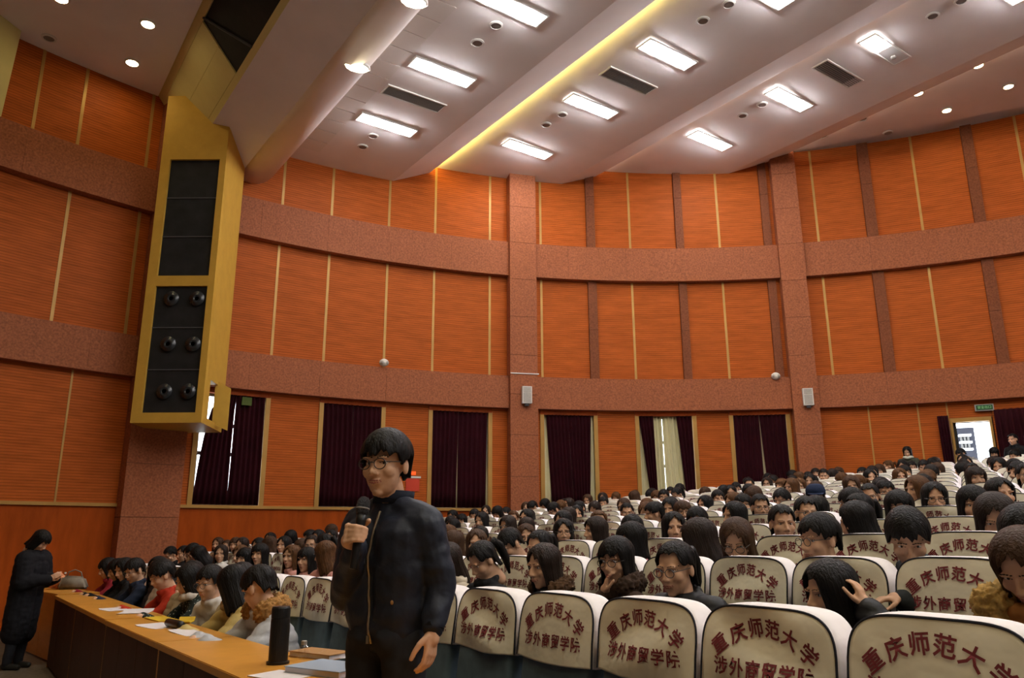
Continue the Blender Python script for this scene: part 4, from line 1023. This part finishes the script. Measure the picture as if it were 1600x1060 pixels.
for k, i, r, p, u in PLAN: by_row.setdefault(k, []).append((u, i))
rank = {}
for k, L in by_row.items():
    n_out = sum(u > 1600 for u, i in L)
    for n, (u, i) in enumerate(sorted(L, reverse=True)): rank[(k, i)] = ordinal(n + 1 - n_out) + ' seat from the right' if n >= n_out else ordinal(n_out - n) + ' seat past the right frame edge'
for k, i, r, p, u in sorted(PLAN, key=lambda s: s[3].y):
    if (k, i) in TAKEN: continue
    if (k == 0 and r < 6.3) or (k in (1, 2) and u > 560): continue
    if rp.random() > (1 if k == 0 else .86 if k < 3 else .62 if k < 6 else .72 if u > 1150 else .58): continue
    if len(PEOPLE) > 285: break
    key = rp.choice(PP if k else ['down', 'leanf', 'desk', 'up', 'lap2']); P = pose(key); h = pick(HAIRS); top, tn = rp.choice(TOPS)
    hc, hn = rp.choice([(BLACK, 'black'), (BLACK, 'black'), (BLACK, 'black'), (DARK_BROWN, 'dark'), (BROWN, 'brown'), (AUBURN, 'auburn')]) if h not in ('short', 'crop') else (BLACK, 'black')
    q, rz, _ = place_xf(k, i, P, rp.uniform(-.03, .04) if k else rp.uniform(-.12, .2), rp.uniform(-10, 12) if k else rp.uniform(-20, 35), rp.uniform(-.06, .06)); q.z += rp.uniform(-.05, .03); rz += rad(rp.uniform(-8, 10))
    TAKEN[(k, i)] = 1
    gl = rp.random() < .28
    PEOPLE.append(person(P, q, rz, h, hc, top, 'puffer' if rp.random() < .3 else 'plain', glasses=gl, hv=rp.randint(0, 1),
        label='person in %s, %s %s hair, %s row, %s' % (tn, HNAME[h], hn, ordinal(k + 1), rank[(k, i)]), group='seated audience'))

# ================================================================ THE SEATS THEMSELVES
def build_seats():
    plan = sorted(PLAN, key=lambda s: s[3].length); near, rest = plan[:300], plan[300:]
    for k, i, r, p, u in near:
        full = k < 6 and p.y < 12; txt = p.y < 15
        c = SEATV[0 if k > 5 else (i * 7 + k * 3) % 3]
        t = empty('auditorium_seat', p, ROWROT)
        tag(t, '%s with white cover, %s row, %s' % ('occupied blue seat' if (k, i) in TAKEN else 'empty blue seat', ordinal(k + 1), rank[(k, i)]), 'seat', 'white-covered auditorium seats')
        cv = add('headrest_cover', c[0], t)
        if txt: add('piping', c[1], cv); add('lettering', c[2], cv)
        add('backrest', M_BACK, t); add('seat_cushion', M_CUSH, t)
        if full:
            for s in (-1, 1):
                a = add('armrest', M_ARM, t); a.location = (.275 * s, 0, 0); a = add('side_stand', M_SIDE, t); a.location = (.275 * s, 0, 0)
        else:
            a = add('side_stand', M_SIDE, t); a.location = (.275, 0, 0)
    if rest:
        bm = bmesh.new(); bk = []
        for k, i, r, p, u in rest:
            T = Matrix.Translation(p) @ Matrix.Rotation(ROWROT, 4, 'Z')
            for me, off in ((SEATV[0][0], 0), (M_BACK, 2), (M_CUSH, 2), (M_SIDE, 3)):
                n0 = len(bm.verts); f0 = len(bm.faces); bm.from_mesh(me); bm.verts.ensure_lookup_table(); bm.faces.ensure_lookup_table()
                for v in bm.verts[n0:]: v.co = T @ v.co
                for f in bm.faces[f0:]: f.material_index += off
        tag(obj('auditorium_seat', bm, ['cover_panel', 'cover_side', 'seat_blue', 'seat_plastic'], None, True), 'remaining white-covered seats in the farthest rows by the back wall', 'seat', kind='stuff')
build_seats()

# ================================================================ STANDING PEOPLE AT THE BACK AND LEFT
def stand_proto(**a):
    J = standing(**a); return dict(J=J, body=body_mesh(J, hs=1.08), trousers=link_mat(trouser_mesh(J), 'denim'))
def stand(P, loc, face, *a, **kw):
    o = person(P, loc, math.atan2(face[1], face[0]) - math.pi / 2, *a, shoes=True, **kw); o.scale = (1, 1, 1); return o
SP = stand_proto(h=1.6, hp=26, lean=4)
q = at_m(1418, 703, 18.35); kk = min(range(19), key=lambda k: abs(ROW_M[k] - .3 - 18.35)); q.z = floor_z(max(j for j in range(19) if ROW_M[j] - .62 <= 18.35), q.dot(DI))
stand(SP, q, (-.6, -.8), 'long', BLACK, (.05, .055, .04), label='person with long black hair standing against the wood wall at the back', extra=('scarf', (.6, .62, .52)))
SD = stand_proto(h=1.68, hp=6, lean=0, arms='down')
def back_floor(p): return floor_z(max(j for j in range(19) if ROW_M[j] - .62 <= p.dot(MM)), p.dot(DI))
q = at_m(1584, 690, 19.6); q.z = back_floor(q); stand(SD, q, (-.9, -.4), 'crop', BLACK, K, label='person in black standing by the dark curtain at the far right')
SB = stand_proto(h=1.62, hp=30, lean=52, arms='down')
q = at_m(1530, 705, 19.5); q.z = back_floor(q); stand(SB, q, (-.95, -.1), 'short', BLACK, GREY, label='person in grey coat bending down in front of the bright door')
q = at_m(1552, 700, 19.9); q.z = back_floor(q); stand(SB, q, (-.5, -.8), 'bob', BLACK, NAVY, label='person in dark navy bending beside the bright door')
LP = stand_proto(h=1.62, hp=42, lean=10)
q = at_tilt(20, 1046, ROW_TOP[0] - SEAT_H); LP[('jacket', 'plain', 'cloth')] = link_mat(jacket_mesh(LP['J'], 'plain', bulk=.035, hem=.45), 'cloth')
stand(LP, q, (.93, -.05), 'bob', BLACK, (.010, .010, .013), label='person in long black coat standing with head bowed at the far left')

# ================================================================ DESKS
DTOP = .80
fe = at_tilt(86, 930.7, DTOP); R_END = fe.dot(DI)
DM0, DM1 = 1.12, 1.60
def desk(r0, r1, m0, m1, label, yaw=0., fm='desk_front_wood'):
    rc, mc = (r0 + r1) / 2, (m0 + m1) / 2; zf = ROW_TOP[0] - SEAT_H - tilt(rc); t = empty('desk', W(rc, mc, zf), ROWROT + rad(yaw)); t.rotation_euler[1] = .019 if rc < 7 else .012; L, D, H = (r1 - r0) / 2, (m1 - m0) / 2, DTOP - (ROW_TOP[0] - SEAT_H)
    tag(t, label, 'desk', 'long front desks')
    bm = bmesh.new(); box(bm, -L + .002, L - .002, -D, D, H - .04, H); bmesh.ops.bevel(bm, geom=bm.edges[:], offset=.004, segments=2, affect='EDGES'); obj('desk_top', bm, 'desk_wood', t)
    n = max(1, round(2 * L / .75))
    for j in range(n):
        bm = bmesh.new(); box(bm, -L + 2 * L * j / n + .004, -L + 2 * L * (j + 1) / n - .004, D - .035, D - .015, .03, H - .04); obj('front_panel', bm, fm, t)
    for x in (-L + .002, L - .032): bm = bmesh.new(); box(bm, x, x + .03, -D + .02, D - .015, .0, H - .04); obj('end_panel', bm, 'desk_wood', t)
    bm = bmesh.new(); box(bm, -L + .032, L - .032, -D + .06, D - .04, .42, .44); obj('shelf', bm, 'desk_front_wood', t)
    return t
cuts = [R_END - 2.05 * j for j in range(6)]
for j in range(5): desk(cuts[j + 1], cuts[j], DM0, DM1, 'long wooden front desk, %s unit from its far end' % ordinal(j + 1))
we = at_tilt(62, 928, DTOP); r_w, m_w = we.dot(DI), we.dot(MM)
desk(R_END + .25, R_END + 3.4, m_w - .02, m_w + .48, 'separate wooden desk beyond the long one, beside the standing person', yaw=7, fm='desk_wood')  # front panels in the lighter wood: the light on them is put into the colour
ZT_D = lambda r: DTOP - tilt(r)
def on_desk(u, v, a=DTOP + .003): return at_tilt(u, v, a)
def top_of(p): return DTOP - tilt(p.dot(DI))
def sheet(u, v, w_, d_, yaw, m, label, cat='paper', name='paper_sheet', h=.003, curl=.012):
    p = on_desk(u, v); p.z = top_of(p) + .001; bm = bmesh.new(); n = 8; A = []
    for side in (0, h):
        g = []
        for a in range(n + 1):
            x = -w_ / 2 + w_ * a / n; z = side + curl * max(0, abs(a / n - .5) - .3) ** 2 * 12 * (1 if a > n / 2 else .4)
            g.append([bm.verts.new((x, y, z)) for y in (-d_ / 2, d_ / 2)])
        A.append(g)
    for a in range(n):
        for g in A: bm.faces.new((g[a][0], g[a + 1][0], g[a + 1][1], g[a][1]))
        for e in (0, 1): bm.faces.new((A[0][a][e], A[0][a + 1][e], A[1][a + 1][e], A[1][a][e]))
    for a in (0, n): bm.faces.new((A[0][a][0], A[0][a][1], A[1][a][1], A[1][a][0]))
    o = obj(name, bm, m); o.location = p; o.rotation_euler = (0, 0, ROWROT + rad(yaw)); return tag(o, label, cat, 'papers on the long desk' if cat == 'paper' else None)
sheet(180, 953, .30, .21, 10, 'paper', 'white paper nearest the far end of the long desk')
sheet(212, 957, .36, .26, -20, 'paper', 'crumpled white paper in front of the red-jacketed person', curl=.03)
sheet(252, 968, .40, .16, 5, 'yellow_card', 'flat yellow folder on the long desk', 'folder', 'folder', .008, 0)
sheet(288, 973, .22, .12, -25, 'yellow_card', 'smaller bent yellow card beside the black pouch', 'card', 'card', .006, .06)
sheet(248, 979, .36, .21, 12, 'paper', 'white paper under the yellow folder')
sheet(295, 989, .42, .16, 4, 'paper', 'long white paper nearest the camera on the desk')
p = on_desk(272, 982); p.z = top_of(p); bm = bmesh.new(); cap(bm, (-.13, 0, .032), (.13, 0, .032), .032, .03, 12); o = obj('pencil_case', bm, 'black_plastic', None, True); o.location = p; o.rotation_euler = (0, 0, ROWROT + rad(6)); tag(o, 'black cylindrical pencil case between white papers', 'pencil case')
def ring_thing(name, label, cat, u, v, parts):
    p = on_desk(u, v); p.z = top_of(p) + .001; t = empty(name, p); tag(t, label, cat)
    for nm, prof, m in parts: bm = bmesh.new(); lathe(bm, prof, 24); obj(nm, bm, m, t, False)
    return t
ring_thing('thermos', 'tall black thermos bottle standing on the near desk', 'bottle', 434, 1037, [('body', [(.046, 0), (.047, .01), (.047, .20), (.045, .215)], 'black_plastic'), ('lid', [(.046, .216), (.046, .262), (.042, .27), (.0, .271)][:3], 'mic_black'), ('base_ring', [(.056, 0), (.056, .012), (.048, .014)], 'black_plastic')])
ring_thing('glass_flask', 'small clear glass flask with dark cap beside the thermos', 'bottle', 474, 1030, [('body', [(.02, 0), (.034, .015), (.036, .035), (.024, .06), (.014, .07)], 'clear_glass'), ('cap', [(.015, .07), (.015, .088), (.012, .09)], 'grey_metal')])
def book(u, v, w_, d_, h, yaw, cover, label, cat, name, tilt_y=0.):
    p = on_desk(u, v); p.z = top_of(p) + .001; t = empty(name, p, ROWROT + rad(yaw)); tag(t, label, cat)
    bm = bmesh.new(); box(bm, -w_ / 2, w_ / 2, -d_ / 2, d_ / 2, h - .004, h); obj('cover', bm, cover, t)
    bm = bmesh.new(); box(bm, -w_ / 2, w_ / 2, -d_ / 2, d_ / 2, 0, .004); obj('cover', bm, cover, t)
    bm = bmesh.new(); box(bm, -w_ / 2 + .006, w_ / 2 - .004, -d_ / 2 + .005, d_ / 2 - .005, .004, h - .004); obj('pages', bm, 'paper', t)
    return t
book(515, 1050, .34, .24, .03, 24, 'blue_card', 'grey-blue folder lying on the near desk before the standing man', 'folder', 'document_folder')
book(500, 1026, .30, .16, .028, 22, 'kraft', 'brown notebook lying behind the grey-blue folder', 'notebook', 'notebook')
sheet(440, 1056, .25, .18, 20, 'paper', 'white paper under the thermos at the bottom edge', curl=0)
sheet(527, 1026, .16, .14, 50, 'paper', 'white paper corner beside the standing man', curl=.05)
# on the far desk
def bag(u, v, w_, d_, h, m, label, name):
    p = on_desk(u, v); p.z = top_of(p); bm = bmesh.new(); ell(bm, (0, 0, h * .45), (w_ / 2, d_ / 2, h * .5)); cap(bm, (0, 0, h * .6), (.03, 0, h * 1.0), .05, .02, 10)
    me = remesh(bm, .012, 1, name, fold(.018, 14)); zmin = min(vv.co.z for vv in me.vertices)
    for vv in me.vertices: vv.co.z = max(0, vv.co.z - zmin - .01)
    o = link(name, me, None, m); o.location = p; tag(o, label, 'bag')
bag(88, 921, .28, .22, .22, 'orange_bag', 'orange plastic bag on the far desk before the standing person', 'plastic_bag')
p = on_desk(114, 921); p.z = top_of(p) + .002; hb = empty('handbag', p, rad(12)); tag(hb, 'grey-brown handbag lying on the far desk', 'bag')
bm = bmesh.new(); hexa(bm, [(-.20, -.08, 0), (.20, -.08, 0), (.20, .08, 0), (-.20, .08, 0), (-.15, -.035, .19), (.14, -.035, .17), (.14, .035, .17), (-.15, .035, .19)])
bmesh.ops.bevel(bm, geom=bm.edges[:], offset=.03, segments=3, affect='EDGES'); obj('body', bm, 'grey_bag', hb, True)
bm = bmesh.new(); tube(bm, [(-.10, 0, .17), (-.08, 0, .235), (0, 0, .265), (.08, 0, .23), (.10, 0, .165)], .009, 8); obj('handle', bm, 'grey_bag', hb, True)
ring_thing('water_bottle', 'small clear water bottle on the far desk', 'bottle', 99, 919, [('body', [(.03, 0), (.032, .02), (.032, .14), (.013, .19), (.013, .20)], 'clear_glass'), ('cap', [(.015, .2), (.015, .222), (.012, .223)], 'white_plastic')])

# ================================================================ THE STANDING MAN WITH THE MICROPHONE
MY = 3.35; root_p = at_depth(612, 800, MY); R_M = root_p.dot(DI); root_p.z = ROW_TOP[0] - SEAT_H - tilt(R_M)
MA = rad(32); face = Vector((-math.sin(MA), -math.cos(MA), 0)); MRZ = math.atan2(face.y, face.x) - math.pi / 2
MT = Matrix.Translation(root_p) @ Matrix.Rotation(MRZ, 4, 'Z'); MI = MT.inverted()
def ml(u, v, y): return MI @ at_depth(u, v, y)
J = {}
hc = ml(603, 728, MY - .06); HS = 1.12
J['head'] = rot_head(hc, rad(12), rad(4), 0)
J['pelvis'] = Vector((0, .0, ml(610, 985, MY).z)); J['chest'] = Vector((0, .01, ml(610, 870, MY).z)); J['neck'] = Vector((0, .0, ml(610, 783, MY).z))
zs_ = ml(610, 822, MY).z
J['shR'], J['shL'] = Vector((.185, .0, zs_)), Vector((-.185, .0, zs_))
J['elR'], J['wrR'] = ml(543, 930, MY + .02) + Vector((.02, 0, 0)), ml(556, 850, MY - .24)
J['elL'], J['wrL'] = ml(690, 915, MY - .10), ml(676, 985, MY - .17)
for n, x in (('R', 1), ('L', -1)):
    J['hip' + n] = J['pelvis'] + Vector((.095 * x, 0, -.03)); J['kn' + n] = Vector((.11 * x, .02, .50)); J['an' + n] = Vector((.12 * x, -.02, .09))
hand_c = ml(553, 826, MY - .30)
mic_lo, mic_hi = ml(557, 856, MY - .31), ml(570, 776, MY - .27)
mic_ax = (mic_hi - mic_lo).normalized()
def man_body():
    bm = bmesh.new(); head_solids(bm, J['head'], HS); c, p = J['chest'], J['pelvis']
    for x in (-.07, .07): cap(bm, p + Vector((x, 0, -.02)), c + Vector((x, 0, .06)), .10, .11, 14)
    cap(bm, J['shL'] * .8 + J['shR'] * .2, J['shR'] * .8 + J['shL'] * .2, .07, None, 14); cap(bm, c, J['neck'], .09, .06, 14)
    cap(bm, J['neck'] - Vector((0, 0, .03)), J['head'] @ (Vector((0, -.025, -.08)) * HS), .062, .06, 14)
    for n in 'LR':
        cap(bm, J['sh' + n], J['el' + n], .05, .04, 12); cap(bm, J['el' + n], J['wr' + n], .04, .028, 12); cap(bm, J['hip' + n], J['kn' + n], .085, .06, 12); cap(bm, J['kn' + n], J['an' + n], .057, .038, 12); cap(bm, J['an' + n] + Vector((0, -.03, -.05)), J['an' + n] + Vector((0, .14, -.06)), .034, .026, 10)
    # left hand hanging, relaxed
    hand_solids(bm, J['wrL'], (.02, .14, -1), (1, .1, .1), (.15, 1, 0), .38, 1.06)
    # right hand closed round the microphone
    ax = mic_ax; out = (hand_c - (mic_lo + ax * (hand_c - mic_lo).dot(ax))); toward = Vector((-.25, 1, .0)); toward = (toward - ax * toward.dot(ax)).normalized()   # away from the chest
    side = ax.cross(toward).normalized()          # toward his left... fingers wrap from his right
    ctr = mic_lo + ax * .045; Rm = .019
    palm_c = ctr - side * (Rm + .018)
    cap(bm, J['wrR'], palm_c - ax * .02, .029, .032, 12)
    for t in (-.030, -.010, .010, .030): cap(bm, palm_c + ax * t - toward * .02, palm_c + ax * t + toward * .025, .0155, .0145, 8)
    for j, t in enumerate((.032, .0108, -.0108, -.032)):
        rr = Rm + .0105; pts = []
        for q in range(6):
            a = rad(-28 + 42 * q * (1, 1.03, 1, .92)[j]); pts.append(ctr + ax * (t * (1 - .06 * q)) - side * rr * math.cos(a) * (1.25 if q == 0 else 1.08) + toward * (rr * math.sin(a) * 1.12 + .006))
        for a, b in zip(pts, pts[1:]): cap(bm, a, b, .0108 - .0006 * j, .0102 - .0006 * j, 8)
    tb = [palm_c + ax * .018 - toward * .022, palm_c + ax * .040 - toward * .034 + side * .022, ctr + ax * .054 - toward * .026 + side * .012, ctr + ax * .062 - toward * .016 + side * .026]
    for a, b, r_ in zip(tb, tb[1:], (.0145, .0125, .0115)): cap(bm, a, b, r_, r_ - .001, 8)
    return finish_body(remesh(bm, .0052, 2, 'body'), J['head'], HS)
man = bpy.data.objects.new('person', man_body()); COL.objects.link(man); man.matrix_world = MT
tag(man, 'man in dark navy bomber jacket standing and speaking into a microphone', 'person')
def man_jacket():
    bm = bmesh.new(); c, p = J['chest'], J['pelvis']
    for x in (-.085, .085): cap(bm, p + Vector((x * .85, .0, .06)), c + Vector((x, .005, .06)), .118, .130, 16)
    cap(bm, p + Vector((-.07, .0, .015)), p + Vector((.07, 0, .015)), .112, None, 16)
    cap(bm, J['shL'] * .90 + J['shR'] * .10 + Vector((0, 0, .0)), J['shR'] * .90 + J['shL'] * .10, .088, None, 16); cap(bm, c, J['neck'] - Vector((0, 0, .05)), .12, .085, 16)
    for x in (-1, 1): cap(bm, J['neck'] + Vector((.05 * x, 0, -.035)), (J['shL'] if x < 0 else J['shR']) + Vector((0, 0, .012)), .062, .072, 14)
    for n in 'LR':
        w_ = J['wr' + n] + (J['el' + n] - J['wr' + n]).normalized() * .012
        cap(bm, J['sh' + n], J['el' + n], .080, .062, 14); cap(bm, J['el' + n], w_, .062, .046, 14)
    fn = lambda co, n: .006 * noise.noise(Vector((co.x * 6, co.y * 6, co.z * 11))) + .006 * noise.noise(co * 19) + .0022 * math.sin(co.z * 70 + 9 * noise.noise(co * 5)) * max(0, min(1, abs(co.x) * 6 - .9))
    return remesh(bm, .008, 3, 'jacket', fn)
jm = link_mat(man_jacket(), 'cloth_shiny'); jk = add('jacket', jm, man, (.016, .020, .034))
jbv = BVHTree.FromPolygons([v.co for v in jm.vertices], [q.vertices[:] for q in jm.polygons])
def front_y(x, z, off=.003):
    y = .165
    for _ in range(4):
        h, nn = jbv.ray_cast(Vector((x, y, z)), Vector((0, -1, 0)))[:2]
        if h is None or nn.y > 0: break
        y = h.y - .004
    return Vector((x, (h.y if h is not None else .12) + off, z))
# collar, hem and cuffs in ribbed knit
def ring_band(name, centre, ax, rx, ry, h, th, tiltv=0.):
    bm = bmesh.new(); n = 40; rings = []; ax = Vector(ax).normalized(); e1 = (Vector((1, 0, 0)) - ax * ax.x).normalized(); e2 = ax.cross(e1)
    for rr, zz in ((1, 0), (1, h), (.0, h), (.0, 0)):
        R = []
        for i in range(n):
            a = 2 * math.pi * i / n; k = (1 + .012 * math.sin(i * math.pi)) if rr else 1
            R.append(bm.verts.new(Vector(centre) + e1 * (rx if rr else rx - th) * k * math.cos(a) + e2 * (ry if rr else ry - th) * k * math.sin(a) + ax * (zz + tiltv * math.sin(a))))
        rings.append(R)
    for a in range(4):
        for i in range(n): bm.faces.new((rings[a][i], rings[a][(i + 1) % n], rings[(a + 1) % 4][(i + 1) % n], rings[(a + 1) % 4][i]))
    o = obj(name, bm, 'cloth', jk, True); o.color = (.014, .017, .028, 1); return o
ring_band('collar', J['neck'] + Vector((0, -.005, -.012)), (0, -.18, 1), .088, .084, .052, .016, -.012)
ring_band('cuff', J['wrL'] + (J['elL'] - J['wrL']).normalized() * .005, J['elL'] - J['wrL'], .043, .043, .05, .012)
ring_band('cuff', J['wrR'] + (J['elR'] - J['wrR']).normalized() * .005, J['elR'] - J['wrR'], .043, .043, .05, .012)
bm = bmesh.new(); z0, z1 = J['pelvis'].z - .04, J['neck'].z - .045; tube(bm, [front_y(.012 * math.sin(4 * q / 14), z0 + (z1 - z0) * q / 14, .002) for q in range(15)], .0055, 6); obj('zip', bm, 'zip_metal', jk)
q_ = front_y(.004, z0 + .03, .008); bm = bmesh.new(); box(bm, q_.x - .006, q_.x + .006, q_.y - .003, q_.y + .003, q_.z - .03, q_.z); obj('zip_pull', bm, 'zip_metal', jk)
q_ = front_y(-.115, J['pelvis'].z + .12, .003); bm = bmesh.new(); ell(bm, q_, (.008, .004, .009)); obj('pocket_tab', bm, 'kraft', jk)
add('trousers', link_mat(trouser_mesh(J, .012), 'denim'), man)
for n in 'LR': add('shoe', link_mat(shoe_mesh(J, n), 'shoe_black'), man)
add('hair', hair_mesh('short', 77, 1.08, .046), man, BLACK, J['head'] @ Matrix.Scale(HS, 4)); add('glasses', GLASSES, man, None, J['head'] @ Matrix.Scale(HS, 4))
# microphone, held in his right hand
mic = empty('microphone'); mic.matrix_world = MT @ Matrix.Translation(mic_lo) @ mic_ax.to_track_quat('Z', 'Y').to_matrix().to_4x4(); tag(mic, 'black handheld microphone in the standing man\'s hand', 'microphone')
bm = bmesh.new(); lathe(bm, [(.012, -.08), (.014, -.078), (.016, .0), (.019, .10), (.021, .125)], 20); obj('handle', bm, 'mic_black', mic, True)
bm = bmesh.new(); lathe(bm, [(.021, .125), (.025, .135), (.027, .155), (.025, .178), (.016, .193), (.003, .198)], 20); obj('head_grille', bm, 'mic_mesh', mic, True)
bm = bmesh.new(); lathe(bm, [(.0265, .146), (.0275, .149), (.0265, .152)], 20); obj('ring', bm, 'vent_metal', mic, True)
print('SEATS', len(PLAN), 'PEOPLE', len(PEOPLE), 'OBJECTS', len(bpy.data.objects), 'TRIS', sum(len(m_.polygons) * 2 for m_ in bpy.data.meshes))
